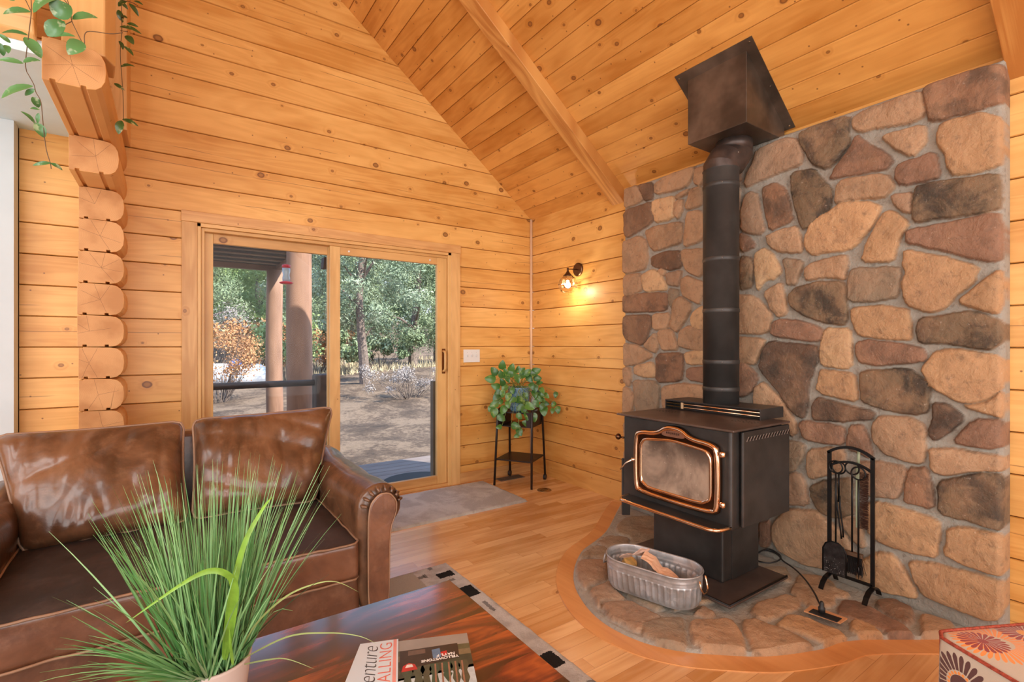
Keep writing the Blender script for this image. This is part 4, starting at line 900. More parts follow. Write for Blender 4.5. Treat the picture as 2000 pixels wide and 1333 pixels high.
def brush_tip(t, x, y):
    h_ = MB().box(x - 0.012, x + 0.012, y - 0.045, y + 0.045, 0.225, 0.243).build('brush_head', plain('brush_block', sr(96, 72, 52), 0.6), t, bevel=0.002)
    m = MB(); rr = random.Random(6)
    for _ in range(160):
        a = rr.uniform(-0.04, 0.04); b = rr.uniform(-0.009, 0.009); dx = rr.gauss(0, 0.006)
        m.tube([(x + b, y + a, 0.226), (x + b + dx, y + a * 1.15 + rr.gauss(0, 0.006), 0.135 + rr.random() * 0.012)], 0.0011, 3)
    m.build('bristles', M_black, h_)
tool('fireplace_brush', ty0 - 0.098, tx + 0.006, zt - 0.036, 'black fireplace brush with bristles hanging behind the poker in the stand', 'brush', 0.24, brush_tip)
def tongs_tip(t, x, y):
    m = MB()
    m.tube([(x, y + 0.012, 0.50), (x, y + 0.004, 0.42), (x, y - 0.008, 0.33), (x, y - 0.012, 0.29)], [0.004, 0.004, 0.0035, 0.0045], 8)
    m.tube([(x, y - 0.004, 0.50), (x, y - 0.006, 0.44), (x, y - 0.018, 0.345), (x, y - 0.02, 0.30)], [0.004, 0.004, 0.0035, 0.0045], 8); m.build('jaws', M_black, t, smooth=True)
tool('fireplace_tongs', ty0 - 0.038, tx + 0.010, zt - 0.046, 'black fireplace tongs hanging behind the shovel in the stand', 'tongs', 0.48, tongs_tip)
hb = thing('hearth_brush', 'wooden hand brush with a pale green back and dark bristles hung behind the poker', 'hand brush', (tx + 0.03, ty0 - 0.115, 0.7))
hy = ty0 - 0.118
MB().box(tx + 0.022, tx + 0.034, hy - 0.004, hy + 0.012, 0.36, 0.675).build('back', plain('sage_green_paint', sr(150, 160, 132), 0.6), hb, bevel=0.003)
m = MB(); rr = random.Random(8)
for k in range(46):
    z = 0.362 + k * 0.0060
    for j in range(5): m.tube([(tx + 0.024 + j * 0.002, hy - 0.004, z), (tx + 0.022 + j * 0.002, hy - 0.040 + rr.gauss(0, 0.0015), z + rr.gauss(0, 0.0015))], 0.0013, 3)
m.build('bristles', plain('brown_bristle', sr(70, 42, 32), 0.7), hb)
MB().tube([(tx + 0.028, hy + 0.002, 0.67), (tx + 0.028, hy, 0.735)], 0.007, 8).build('grip', plain('sage_grip', sr(150, 160, 132), 0.6), hb, smooth=True)

# ------------------------------------------------------------------ wall lamp
M_sc = plain('aged_bronze', (0.12, 0.065, 0.035), 0.35, 0.9, var=0.3)
sc = thing('wall_sconce', 'bronze wall sconce with a lit bulb in a clear glass globe', 'wall lamp', (0, -0.691, 1.919))
MB().lathe([(0, 0), (0.060, 0), (0.060, 0.012), (0.052, 0.018), (0, 0.019)], (0.0, -0.691, 1.919), 36, Matrix.Rotation(-PI / 2, 3, 'Y')).build('back_plate', M_sc, sc, bevel=0.001)
gj = P(1109, 526, x=-0.135); gc = P(1108, 556, x=-0.135)
MB().tube([(-0.018, -0.691, 1.919), tuple(gj)], 0.0045, 8).build('arm', M_sc, sc, smooth=True)
MB().lathe([(0, gj.z + 0.012), (0.008, gj.z + 0.010), (0.010, gj.z), (0.008, gj.z - 0.012), (0.013, gj.z - 0.025), (0.028, gj.z - 0.045), (0.042, gj.z - 0.056), (0.042, gj.z - 0.060), (0, gj.z - 0.058)], (gj.x, gj.y, 0), 24).build('shade_holder', M_sc, sc, smooth=True)
zt_ = gj.z - 0.058
M_gl2 = glass_mat('clear_globe_glass', (1.0, 0.93, 0.86), 2.2)
MB().lathe([(0.038, zt_), (0.068, zt_ - 0.025), (0.086, zt_ - 0.068), (0.080, zt_ - 0.098), (0.058, zt_ - 0.140), (0.050, zt_ - 0.144), (0.053, zt_ - 0.142)], (gj.x, gj.y, 0), 8, caps=False).build('globe', M_gl2, sc)
n = NT('lamp_bulb_glow'); n.b.inputs['Base Color'].default_value = (1, 0.9, 0.7, 1); n.b.inputs['Emission Color'].default_value = (1.0, 0.78, 0.45, 1); n.b.inputs['Emission Strength'].default_value = 14
bz = zt_ - 0.075
MB().lathe([(0, bz + 0.04), (0.012, bz + 0.035), (0.013, bz + 0.02), (0.024, bz + 0.006), (0.027, bz - 0.008), (0.020, bz - 0.024), (0, bz - 0.032)], (gj.x, gj.y, 0), 20).build('bulb', n.m, sc, smooth=True)
pl_ = bpy.data.lights.new('bulb_light', 'POINT'); pl_.energy = 4.5; pl_.color = (1.0, 0.86, 0.66); pl_.shadow_soft_size = 0.03
po = bpy.data.objects.new('bulb_light', pl_); C.objects.link(po); po.location = (gj.x, gj.y, bz - 0.045)

# ------------------------------------------------------------------ switch plate
sw = thing('light_switch', 'white triple toggle switch plate on the log wall right of the door', 'light switch', (-0.69, 0, 1.15))
MB().box(-0.774, -0.602, -0.005, 0.0, 1.094, 1.212).build('plate', plain('white_plastic', (0.78, 0.78, 0.76), 0.35, var=0.02), sw, bevel=0.003)
for x in (-0.735, -0.688, -0.641):
    t = MB().box(x - 0.005, x + 0.005, -0.014, -0.004, 1.145, 1.165).build('toggle', plain('white_toggle', (0.7, 0.7, 0.68), 0.3), sw, bevel=0.002)
    MB().lathe([(0, 0), (0.003, 0), (0.002, 0.001)], (x, -0.005, 1.185), 6, Matrix.Rotation(PI / 2, 3, 'X')).build('screw', plain('switch_screw', (0.5, 0.5, 0.48), 0.3, 0.8), t)
# ------------------------------------------------------------------ leaves
def leaf(mb, base, tip, width, nrm, bend=0.15, cup=0.12, heart=0.3):
    base = Vector(base); tip = Vector(tip); d = tip - base; L = d.length; d = d / L; nrm = Vector(nrm); s = d.cross(nrm).normalized(); up = s.cross(d).normalized()
    prof = [0.0, 0.62, 0.95, 1.0, 0.88, 0.66, 0.36, 0.0]; ts = [0.0, 0.07, 0.2, 0.36, 0.55, 0.74, 0.9, 1.0]
    if heart < 0.2: prof = [0.0, 0.45, 0.8, 1.0, 0.98, 0.75, 0.4, 0.0]
    rows = []
    for t, w_ in zip(ts, prof):
        c = base + d * (L * t) + up * (math.sin(t * PI) * bend * L)
        h = width / 2 * w_
        rows.append([c - s * h + up * cup * h, c - s * h * 0.5 + up * cup * h * 0.2, c, c + s * h * 0.5 + up * cup * h * 0.2, c + s * h + up * cup * h])
    mb.grid(rows)
def leaf_mat(name, a, b, c2=None, edge=None, rough=0.35, freq=18):
    n = NT(name); isl = n.island(); c = n.mix(isl, a, b)
    if c2: c = n.mix(n.smooth(n.noise(n.tc.outputs['Object'], freq, 3, 0.6), 0.56, 0.66), c, c2)
    m = n.set(c, rough, 0.0, 0.2); return m
M_poth = leaf_mat('pothos_leaf', (0.030, 0.115, 0.022), (0.085, 0.22, 0.035), (0.20, 0.33, 0.07))
M_stem = plain('plant_stem', sr(120, 140, 70), 0.5)
M_vine = plain('woody_vine', sr(96, 74, 50), 0.6)

# ------------------------------------------------------------------ plant stand
psx = Vector((0.535, -0.845, 0)); psy = Vector((0.845, 0.535, 0)); pso = Vector((-0.335, -0.275, 0))
def S(x, y, z): return pso + psx * x + psy * y + Vector((0, 0, z))
M_iron = plain('brown_black_steel', (0.045, 0.036, 0.032), 0.4, 0.6, var=0.25)
ps = thing('plant_stand', 'dark metal rolling plant stand with lower shelf in the room corner', 'plant stand', tuple(pso))
def sbox(mb, x0, x1, y0, y1, z0, z1):
    return mb.add([S(x0,y0,z0),S(x1,y0,z0),S(x1,y1,z0),S(x0,y1,z0),S(x0,y0,z1),S(x1,y0,z1),S(x1,y1,z1),S(x0,y1,z1)], [(0,3,2,1),(4,5,6,7),(0,1,5,4),(1,2,6,5),(2,3,7,6),(3,0,4,7)])
for sx in (-1, 1):
    for sy in (-1, 1):
        bot = 0.0 if sy < 0 else 0.045
        m = MB(); m.tube([S(sx * 0.178, sy * 0.178, bot), S(sx * 0.165, sy * 0.135, 0.64), S(sx * 0.163, sy * 0.115, 0.665)], 0.0105, 10); lg = m.build('leg', M_iron, ps, smooth=True)
        if sy > 0:
            c = S(sx * 0.178, 0.172, 0.025); ax = psx * 0.012; MB().tube([c - ax, c + ax], 0.025, 16).build('caster', M_rub, lg, bevel=0.002)
for sx in (-1, 1):
    m = MB(); m.tube(catmull([S(sx * 0.165, -0.135, 0.63), S(sx * 0.163, -0.115, 0.672), S(sx * 0.163, 0.0, 0.682), S(sx * 0.163, 0.115, 0.672), S(sx * 0.165, 0.135, 0.63)], 4), 0.009, 8); m.build('side_rail', M_iron, ps, smooth=True)
sbox(MB(), -0.172, 0.172, -0.165, 0.165, 0.222, 0.234).build('lower_shelf', M_iron, ps, bevel=0.002)
m = MB(); sbox(m, -0.158, 0.158, -0.135, 0.135, 0.522, 0.530); sbox(m, -0.158, 0.158, -0.135, 0.135, 0.644, 0.655); sbox(m, -0.158, -0.150, -0.135, 0.135, 0.530, 0.644); sbox(m, 0.150, 0.158, -0.135, 0.135, 0.530, 0.644)
sbox(m, 0.112, 0.150, -0.135, -0.128, 0.530, 0.644)
m.build('tray_box', M_iron, ps)
# ceramic pot
def potmat():
    n = NT('blue_speckled_ceramic'); co = n.tc.outputs['Object']; f = n.noise(co, 45, 5, 0.75, 1.5)
    return n.set(n.ramp(f, [(0.35, (0.015, 0.05, 0.10)), (0.47, (0.05, 0.16, 0.28)), (0.55, (0.30, 0.45, 0.52)), (0.66, (0.04, 0.14, 0.22))]), 0.3, 0, 0.3)
ppl = thing('potted_pothos', 'trailing green pothos in a blue speckled ceramic pot on the plant stand', 'potted plant', tuple(S(0, -0.02, 0.655)))
pc = S(-0.005, -0.02, 0.656)
MB().lathe([(0, 0), (0.078, 0), (0.086, 0.02), (0.098, 0.12), (0.104, 0.205), (0.106, 0.215), (0.098, 0.215), (0.092, 0.19), (0, 0.185)], pc, 36).build('pot', potmat(), ppl, smooth=True)
MB().lathe([(0, 0.188), (0.06, 0.190), (0.092, 0.188)], pc, 20, caps=False).build('soil', plain('potting_soil', (0.03, 0.018, 0.01), 0.9), ppl)
view = Vector((fwd.x, fwd.y, 0)); vr = Vector((fwd.y, -fwd.x, 0))
def at_depth(px, py, dep): return Vector(CAM) + (view + vr * ((px - CXP) / FPX) + Vector((0, 0, 1)) * ((CYP - py) / FPX)) * dep
pd = (pc - Vector(CAM)).dot(view)
LV = [(245,110,0,45),(330,135,20,42),(165,170,-40,46),(235,195,-30,40),(130,240,-80,52),(180,310,-70,44),(265,330,-150,40),(190,415,-140,48),(165,480,-110,44),(165,555,-170,48),(250,530,-170,44),(235,602,120,44),(210,687,-100,30),(320,190,10,38),(390,150,20,34),(440,210,90,42),(380,240,170,44),(290,245,150,36),(430,165,40,36),(560,170,60,46),(510,200,80,44),(480,180,40,40),(570,235,100,40),(520,310,160,36),(545,330,170,40),(540,385,170,38),(600,390,100,36),(580,430,130,36),(410,440,100,46),(500,500,110,48),(410,510,-120,40),(440,540,170,36),(470,590,180,40),(535,600,175,44),(465,655,-70,42),(370,680,100,44),(405,735,160,40),(375,770,-110,28),(400,590,150,34),(630,540,170,50),(640,470,100,40),(650,400,120,34),(610,500,-150,32),(740,390,180,30),(720,480,-150,30),(760,530,170,36),(710,540,-160,28),(300,410,-160,40),(340,350,170,32),(460,400,150,34),(345,440,-120,34),(240,270,-20,38),(215,450,-90,36),(300,480,160,36),(560,470,160,40),(270,180,-10,40),(350,190,60,42),(500,240,140,40),(200,370,-120,36),(610,350,140,34),(590,280,90,32),(620,440,120,30),(250,380,-170,36),(450,470,60,36),(130,520,-150,30)]
m = MB(); st_ = MB(); rr = random.Random(12)
top = pc + Vector((0, 0, 0.20))
for (cx, cy, ang, sz) in LV:
    px, py = 930 + cx / 4.76, 690 + cy / 4.76
    off = abs(px - 1018) / 50
    dep = pd - 0.14 + 0.10 * min(1.3, off) ** 2 + rr.uniform(-0.03, 0.02)
    if px < 965: dep = min(dep, pd - 0.08)
    if px > 1075: dep = min(dep, pd + 0.03)
    c = at_depth(px, py, dep); a = math.radians(ang + rr.uniform(-12, 12)); dirv = (vr * math.sin(a) + Vector((0, 0, 1)) * math.cos(a)).normalized()
    L = sz / 4.76 / FPX * pd * 2.05; dirv = (dirv - view * rr.uniform(0.0, 0.35)).normalized()
    leaf(m, c - dirv * L / 2, c + dirv * L / 2, L * 0.78, -view + Vector((rr.uniform(-.4, .4), rr.uniform(-.3, .3), rr.uniform(0, .6))), 0.10, 0.18)
    b = c - dirv * L / 2; h0 = top + Vector((rr.uniform(-.05, .05), rr.uniform(-.05, .05), 0)); mid = h0.lerp(b, 0.5) + Vector((0, 0, 0.05)) - view * 0.05
    st_.tube(catmull([h0, mid, b], 5), 0.0018, 5)
m.build('leaves', M_poth, ppl, smooth=True); st_.build('stems', M_stem, ppl, smooth=True)
# spray bottle
sb = thing('spray_bottle', 'white spray bottle with a blue trigger nozzle behind the pothos', 'spray bottle', tuple(P(1062, 800, z=0.656)))
c = S(0.115, 0.055, 0.656); c2 = c
MB().lathe([(0, 0), (0.030, 0), (0.033, 0.01), (0.033, 0.08), (0.024, 0.12), (0.013, 0.135), (0.013, 0.15), (0, 0.15)], c, 20).build('bottle', plain('white_bottle', (0.72, 0.70, 0.66), 0.35), sb, smooth=True)
MB().tube([c + Vector((0, 0, 0.145)), c + Vector((0, 0, 0.17))], 0.014, 12).build('neck', plain('blue_plastic', (0.03, 0.07, 0.33), 0.3), sb, smooth=True)
MB().tube([c + Vector((0, 0, 0.178)) - vr * 0.022, c + Vector((0, 0, 0.180)), c + Vector((0, 0, 0.176)) + vr * 0.055, c + Vector((0, 0, 0.176)) + vr * 0.062], [0.011, 0.014, 0.013, 0.019], 12).build('nozzle', plain('blue_nozzle', (0.035, 0.08, 0.36), 0.3), sb, smooth=True)
sb.location = c; 
for ch in sb.children: ch.matrix_parent_inverse = Matrix.Translation(-c)

# ------------------------------------------------------------------ trailing vines hanging from the loft
def vine(name, label, cat, y, leaves, stems, mats, dj=0.0, seed=1):
    t = thing(name, label, cat, tuple(P(stems[0][0][0], stems[0][0][1], y=y))); m = MB(); rr = random.Random(seed)
    for a, b, w_ in leaves:
        yy = y + rr.uniform(-dj, dj); p = P(a[0], a[1], y=y); q = P(b[0], b[1], y=y) + Vector((0, rr.uniform(-dj, dj), 0)); L = (q - p).length
        leaf(m, p, q, L * w_, Vector((rr.uniform(-.3, .3), -1, rr.uniform(0, .7))), 0.12 * (1 if q.z < p.z else 1.2), 0.2, 0.1)
    m.build('leaves', mats[0], t, smooth=True); m = MB()
    for s_ in stems: m.tube(catmull([P(a, b, y=y) for a, b in s_], 6), 0.0016, 6)
    m.build('stems', mats[1], t, smooth=True); return t
z4 = lambda L: [((a[0] / 4.76, a[1] / 4.76), (b[0] / 4.76, b[1] / 4.76), w_) for a, b, w_ in L]
M_hoya = leaf_mat('hoya_leaf', (0.05, 0.17, 0.05), (0.10, 0.27, 0.085), (0.30, 0.42, 0.24), freq=25)
M_var = leaf_mat('variegated_leaf', (0.030, 0.085, 0.020), (0.07, 0.14, 0.03), (0.50, 0.42, 0.16), freq=30)
HL = z4([((290,110),(25,130),.36),((310,120),(560,10),.42),((500,150),(665,70),1.0),((440,335),(600,200),.62),((670,180),(910,150),.42),((490,345),(710,360),.30),((770,390),(640,530),.62),((265,330),(0,290),.30),((225,345),(380,530),.60),((100,400),(-20,330),.4),((220,590),(-20,560),.30),((215,580),(380,570),.45),((310,800),(0,900),.30),((330,830),(220,870),.4),((300,900),(350,985),.8),((280,1010),(380,1035),.42),((325,1150),(200,1050),.34),((360,1050),(345,1140),.34),((330,1140),(410,1275),.62),((60,420),(90,520),.5),((0,400),(20,500),.5),((90,0),(150,30),.5)]) + [((100,318),(64,324),.26),((98,319),(121,331),.45)]
HS = [[(60,-10),(61,23),(56,68),(50,120),(52,140)], [(52,140),(66,165),(70,180),(80,200),(84,240),(90,290),(98,318),(100,330)], [(128,-10),(138,20),(140,40),(150,62),(160,82)], [(118,-10),(138,15)], [(140,42),(125,50),(100,70)], [(50,0),(61,23)], [(165,85),(170,62),(215,66),(240,64)]]
vine('trailing_hoya', 'green hoya vine hanging down in front of the loft post and longest log', 'hanging plant', -1.30, HL, HS, (M_hoya, M_vine), 0.02, 3)
VL = z4([((1100,60),(1180,0),.4),((1100,90),(1140,195),.5),((1200,30),(1290,150),.36),((1240,10),(1335,60),.36),((1110,250),(1320,330),.36),((1180,220),(1290,265),.36),((1170,330),(1245,430),.6),((1110,380),(1145,475),.4),((1150,430),(1240,505),.45),((1120,622),(1255,605),.3),((1060,775),(1160,850),.36),((1135,1110),(1290,1188),.34),((1130,1120),(1100,1245),.5),((1120,20),(1190,90),.5),((1130,150),(1190,190),.45)])
VS = [[(236,-10),(238,55),(235,105),(240,180),(241,233)], [(238,0),(258,5),(270,12)], [(235,60),(250,62)]]
vine('trailing_vine', 'dark variegated vine hanging beside the log wall behind the loft post', 'hanging plant', -0.80, VL, VS, (M_var, M_vine), 0.02, 5)

# ------------------------------------------------------------------ door mat and area rug
def fuzz_mat(name, fn, rough=0.95):
    n = NT(name); co = n.tc.outputs['Object']; c = fn(n, co); f = n.noise(co, 260, 3, 0.8); c = n.mix(n.math('MULTIPLY', n.smooth(f, 0.48, 0.7), 0.22), c, (0.10, 0.09, 0.08))
    m = n.set(c, rough, spec=0.05); n.bump(n.math('ADD', f, n.noise(co, 90, 3)), 0.9, 0.008); return m
def rug_slab(name, x0, x1, y0, y1, h, mat, label, step=0.012):
    nx = int((x1 - x0) / step); ny = int((y1 - y0) / step); X = np.linspace(x0, x1, nx); Y = np.linspace(y0, y1, ny); XX, YY = np.meshgrid(X, Y, indexing='ij')
    e = np.minimum(np.minimum(XX - x0, x1 - XX), np.minimum(YY - y0, y1 - YY))
    Z = h * (1 - np.clip(1 - e / 0.012, 0, 1) ** 2) + fbm(XX * 60, YY * 60, 2, 4) * 0.004 + fbm(XX * 6, YY * 6, 2, 5) * 0.004; Z = np.maximum(Z, 0.001)
    wob = fbm(XX * 25, YY * 25, 2, 8) * 0.012 * (e < 0.013)
    o = relief_mesh(name, np.stack([XX + wob, YY + wob, Z], -1), np.zeros(XX.shape + (4,)), lambda s: np.stack([s[:, 0], s[:, 1], np.zeros(len(s))], -1))
    o.data.materials.append(mat); return tag(o, label, 'rug')
def mat_c(n, co):
    return n.mix(n.smooth(n.noise(co, 4, 5, 0.7, 0.6), 0.42, 0.6), sr(214, 210, 200), sr(190, 184, 174))
rug_slab('door_mat', -1.95, -0.612, -0.765, -0.072, 0.016, fuzz_mat('grey_pile', mat_c), 'grey brown shaggy mat on the floor in front of the sliding glass door')
def rug_c(n, co):
    s3 = n.sep(co); jit = n.math('MULTIPLY', n.math('SUBTRACT', n.noise(co, 130, 2), 0.5), 0.02)
    x = n.math('ADD', s3[0], jit); y = n.math('ADD', s3[1], jit)
    c = n.mix(n.smooth(n.noise(co, 12, 4), 0.4, 0.65), sr(226, 222, 214), sr(200, 194, 186))
    inner = n.math('MULTIPLY', n.math('LESS_THAN', x, -1.80), n.math('LESS_THAN', y, -1.47))
    c = n.mix(n.math('MULTIPLY', n.math('LESS_THAN', x, -1.88), n.math('GREATER_THAN', y, -1.9)), c, sr(196, 188, 172))
    for (a, b, sx, sy) in ((-1.742, -1.545, .045, .032), (-1.738, -1.775, .048, .055), (-1.745, -2.43, .05, .048), (-1.78, -1.43, .012, .02), (-1.86, -1.50, .02, .015), (-1.74, -1.62, .015, .012), (-1.72, -1.95, .01, .05), (-1.70, -2.62, .03, .02), (-1.74, -2.95, .05, .05), (-1.84, -1.5, .008, .025)):
        mk = n.math('MULTIPLY', n.math('LESS_THAN', n.math('ABSOLUTE', n.math('SUBTRACT', x, a)), sx), n.math('LESS_THAN', n.math('ABSOLUTE', n.math('SUBTRACT', y, b)), sy))
        c = n.mix(n.math('MULTIPLY', mk, 0.97 if sx > 0.04 else 0.6), c, (0.004, 0.004, 0.004))
    return c
rug_slab('area_rug', -4.1, -1.662, -3.75, -1.405, 0.014, fuzz_mat('cream_pile', rug_c), 'cream area rug with black woven squares along its border under sofa and table', 0.014)

# ------------------------------------------------------------------ coffee table
def rosewood():
    n = NT('rosewood_top'); s3 = n.sep(n.tc.outputs['Object'])
    q = n.math('DIVIDE', n.math('ADD', s3[1], 2.448), 0.118); idx = n.math('FLOOR', q); r0 = n.white(n.comb(idx, 5, 0))[0]
    u = n.math('ADD', s3[0], n.math('MULTIPLY', r0, 7))
    vec = n.comb(n.math('MULTIPLY', u, 1.5), n.math('MULTIPLY', s3[1], 4.5), n.math('MULTIPLY', idx, 3.3))
    f = n.noise(vec, 1.0, 3, 0.5, 2.6)
    f2 = n.noise(n.comb(n.math('MULTIPLY', u, 3.0), n.math('MULTIPLY', s3[1], 40.0), idx), 1.0, 4, 0.6, 0.8)
    t = n.math('ADD', n.math('ADD', n.math('MULTIPLY', f, 0.9), n.math('MULTIPLY', f2, 0.22)), n.math('MULTIPLY', n.math('SUBTRACT', n.white(n.comb(idx, 8, 1))[0], 0.5), 0.22))
    c = n.ramp(t, [(0.40, (0.022, 0.010, 0.009)), (0.50, (0.050, 0.014, 0.012)), (0.58, (0.18, 0.034, 0.018)), (0.68, (0.40, 0.090, 0.026)), (0.80, (0.08, 0.020, 0.014))])
    d = n.smooth(n.math('ABSOLUTE', n.math('SUBTRACT', n.math('FRACT', q), 0.5)), 0.496, 0.4995); c = n.mix(n.math('MULTIPLY', d, 0.6), c, (0.015, 0.008, 0.006))
    return n.set(c, 0.16, 0.0, 1.0)
TZ = 0.46
tb = thing('coffee_table', 'glossy dark rosewood coffee table on the rug in front of the sofa', 'coffee table', (-2.85, -2.80, 0.014))
M_rose = rosewood()
MB().box(-3.55, -2.187, -3.22, -2.448, TZ - 0.032, TZ).build('table_top', M_rose, tb, bevel=0.003)
for x in (-3.48, -2.26):
    for y in (-3.15, -2.52): MB().box(x - 0.04, x + 0.04, y - 0.04, y + 0.04, 0.016, TZ - 0.032).build('leg', M_rose, tb, bevel=0.004)
for ya in (-2.535, -3.16): MB().box(-3.44, -2.30, ya, ya + 0.025, TZ - 0.11, TZ - 0.032).build('apron', M_rose, tb)

# ------------------------------------------------------------------ picture book and pamphlet
e1 = Vector((0.923, -0.386, 0)); e2 = Vector((-0.386, -0.923, 0)); B0 = P(752, 1262, z=TZ + 0.02)
B0 = P(912, 1237, z=TZ + 0.02) - e1 * 0.262
def B(a, b, z): return B0 + e1 * a + e2 * b + Vector((0, 0, z - 0.02))
def bquad(name, pts, z, mat, parent, th=0.0004):
    m = MB(); m.prism([B(a, b, z) for a, b in pts], (0, 0, th)); return m.build(name, mat, parent)
bk = thing('picture_book', 'picture book with a photo of pines and a roadside park sign on its cover', 'book', tuple(B(0.13, 0.11, 0)))
m = MB(); m.prism([B(0.0, 0.003, 0.002), B(0.259, 0.003, 0.002), B(0.259, 0.217, 0.002), B(0.0, 0.217, 0.002)], (0, 0, 0.016)); m.build('pages', plain('page_edges', (0.62, 0.58, 0.52), 0.8, var=0.1, scale=90), bk)
bquad('back_cover', [(0, 0), (0.262, 0), (0.262, 0.22), (0, 0.22)], 0.0, plain('book_back', (0.35, 0.35, 0.34), 0.4), bk, 0.002)
cv = bquad('front_cover', [(0, 0), (0.262, 0), (0.262, 0.22), (0, 0.22)], 0.018, plain('cover_grey_sky', sr(150, 146, 140), 0.3, coat=0.4), bk, 0.002)
def fl(name, pts, k, col, rough=0.3): return bquad(name, pts, 0.0201 + k * 0.0002, plain(name + '_ink', col, rough, var=0.12, scale=60), cv, 0.00015)
fl('tree_line', [(0, 0.045), (0.262, 0.045), (0.262, 0.066), (0, 0.066)], 0, sr(92, 92, 66))
fl('far_road', [(0, 0.066), (0.262, 0.066), (0.262, 0.088), (0, 0.088)], 0, sr(126, 112, 84))
fl('sky_strip', [(0.0, 0.16), (0.262, 0.13), (0.262, 0.22), (0, 0.22)], 0, sr(188, 202, 206))
fl('forest_band', [(0.0, 0.088), (0.262, 0.088), (0.262, 0.14), (0, 0.165)], 0, sr(64, 68, 54))
rr = random.Random(21)
for k in range(11):
    a = 0.012 + k * 0.023 + rr.uniform(-.005, .005); b = rr.uniform(0.15, 0.19); w_ = rr.uniform(0.010, 0.016)
    pts = [(a - w_ * .7, 0.11), (a + w_ * .7, 0.11), (a + w_, 0.13), (a + w_ * .5, 0.15), (a + w_ * .8, b), (a, b + 0.03), (a - w_ * .8, b), (a - w_ * .5, 0.15), (a - w_, 0.13)]
    fl('pine_picture', pts, 1, sr(72 + rr.randint(-14, 14), 82, 64)).name = 'pine_picture'
for k in range(5): fl('trunk_picture', [(0.17 + k * 0.016, 0.112), (0.174 + k * 0.016, 0.112), (0.172 + k * 0.016, 0.20), (0.168 + k * 0.016, 0.20)], 2, sr(150, 110, 88))
fl('sign_picture', [(0.088, 0.046), (0.232, 0.040), (0.232, 0.098), (0.088, 0.122)], 2, sr(58, 46, 38))
fl('sign_roof', [(0.108, 0.050), (0.150, 0.048), (0.150, 0.066), (0.108, 0.068)], 3, sr(104, 84, 72))
fl('blue_coat_picture', [(0.166, 0.056), (0.186, 0.052), (0.188, 0.088), (0.168, 0.092)], 3, sr(96, 126, 158))
fl('red_coat_picture', [(0.187, 0.070), (0.203, 0.066), (0.202, 0.084), (0.190, 0.088)], 4, sr(196, 44, 40))
fl('red_hat_picture', [(0.092, 0.128), (0.096, 0.106), (0.110, 0.097), (0.124, 0.104), (0.130, 0.124)], 3, sr(186, 50, 44))
fl('white_cap_picture', [(0.101, 0.114), (0.105, 0.103), (0.117, 0.103), (0.120, 0.113)], 4, sr(220, 216, 210))
def text(body, name, size, pos, ax, ay, mat, parent, shear=0.0, spacing=1.0, ext=0.0001, off=0.0):
    cu = bpy.data.curves.new(name, 'FONT'); cu.body = body; cu.size = size; cu.extrude = ext; cu.shear = shear; cu.space_character = spacing; cu.offset = off
    ob = bpy.data.objects.new(name, cu); me = bpy.data.meshes.new_from_object(ob); bpy.data.objects.remove(ob)
    ax = Vector(ax).normalized(); ay = Vector(ay).normalized(); az = ax.cross(ay)
    for v_ in me.vertices:
        c = v_.co; v_.co = Vector(pos) + ax * c.x + ay * c.y + az * c.z
    me.materials.append(mat); o = bpy.data.objects.new(name, me); C.objects.link(o); o.parent = parent
    if parent and parent.parent is None: o.matrix_parent_inverse = Matrix.LocRotScale(parent.location, parent.rotation_euler, None).inverted()
    return o
M_wi = plain('white_ink', (0.85, 0.84, 0.8), 0.4)
text('YELLOWSTONE', 'title_lettering', 0.0128, B(0.230, 0.088, 0.0212), -e1 + e2 * 0.06, e2 * -1 * -1, M_wi, cv, off=0.0004)
text("NAT'L P", 'title_lettering', 0.0128, B(0.222, 0.076, 0.0212), -e1 + e2 * 0.06, e2, M_wi, cv, off=0.0004)
pm = thing('pamphlet', 'white pamphlet with a coral stripe and lettering lying over the left of the book', 'pamphlet', tuple(B(-0.03, 0.12, 0.021)))
bquad('sheet', [(-0.012, -0.004), (0.083, -0.006), (0.086, 0.26), (-0.05, 0.262)], 0.0212, plain('white_card', (0.64, 0.74, 0.82), 0.35, var=0.03, coat=0.2), pm, 0.0015)
bquad('coral_stripe', [(0.071, -0.0055), (0.079, -0.0057), (0.081, 0.26), (0.073, 0.26)], 0.0228, plain('coral_ink', sr(224, 150, 140), 0.4), pm, 0.0001)
M_coral = plain('coral_lettering', sr(214, 106, 88), 0.4); M_ink = plain('dark_lettering', (0.05, 0.05, 0.055), 0.4)
text('IS CALLING', 'coral_words', 0.044, B(0.068, 0.238, 0.0230), -e2, e1 * -1, M_coral, pm, spacing=1.05, off=-0.0005)
text('adventure', 'script_words', 0.058, B(0.034, 0.232, 0.0230), -e2, e1 * -1, M_ink, pm, shear=0.35, spacing=0.92, off=-0.0011)

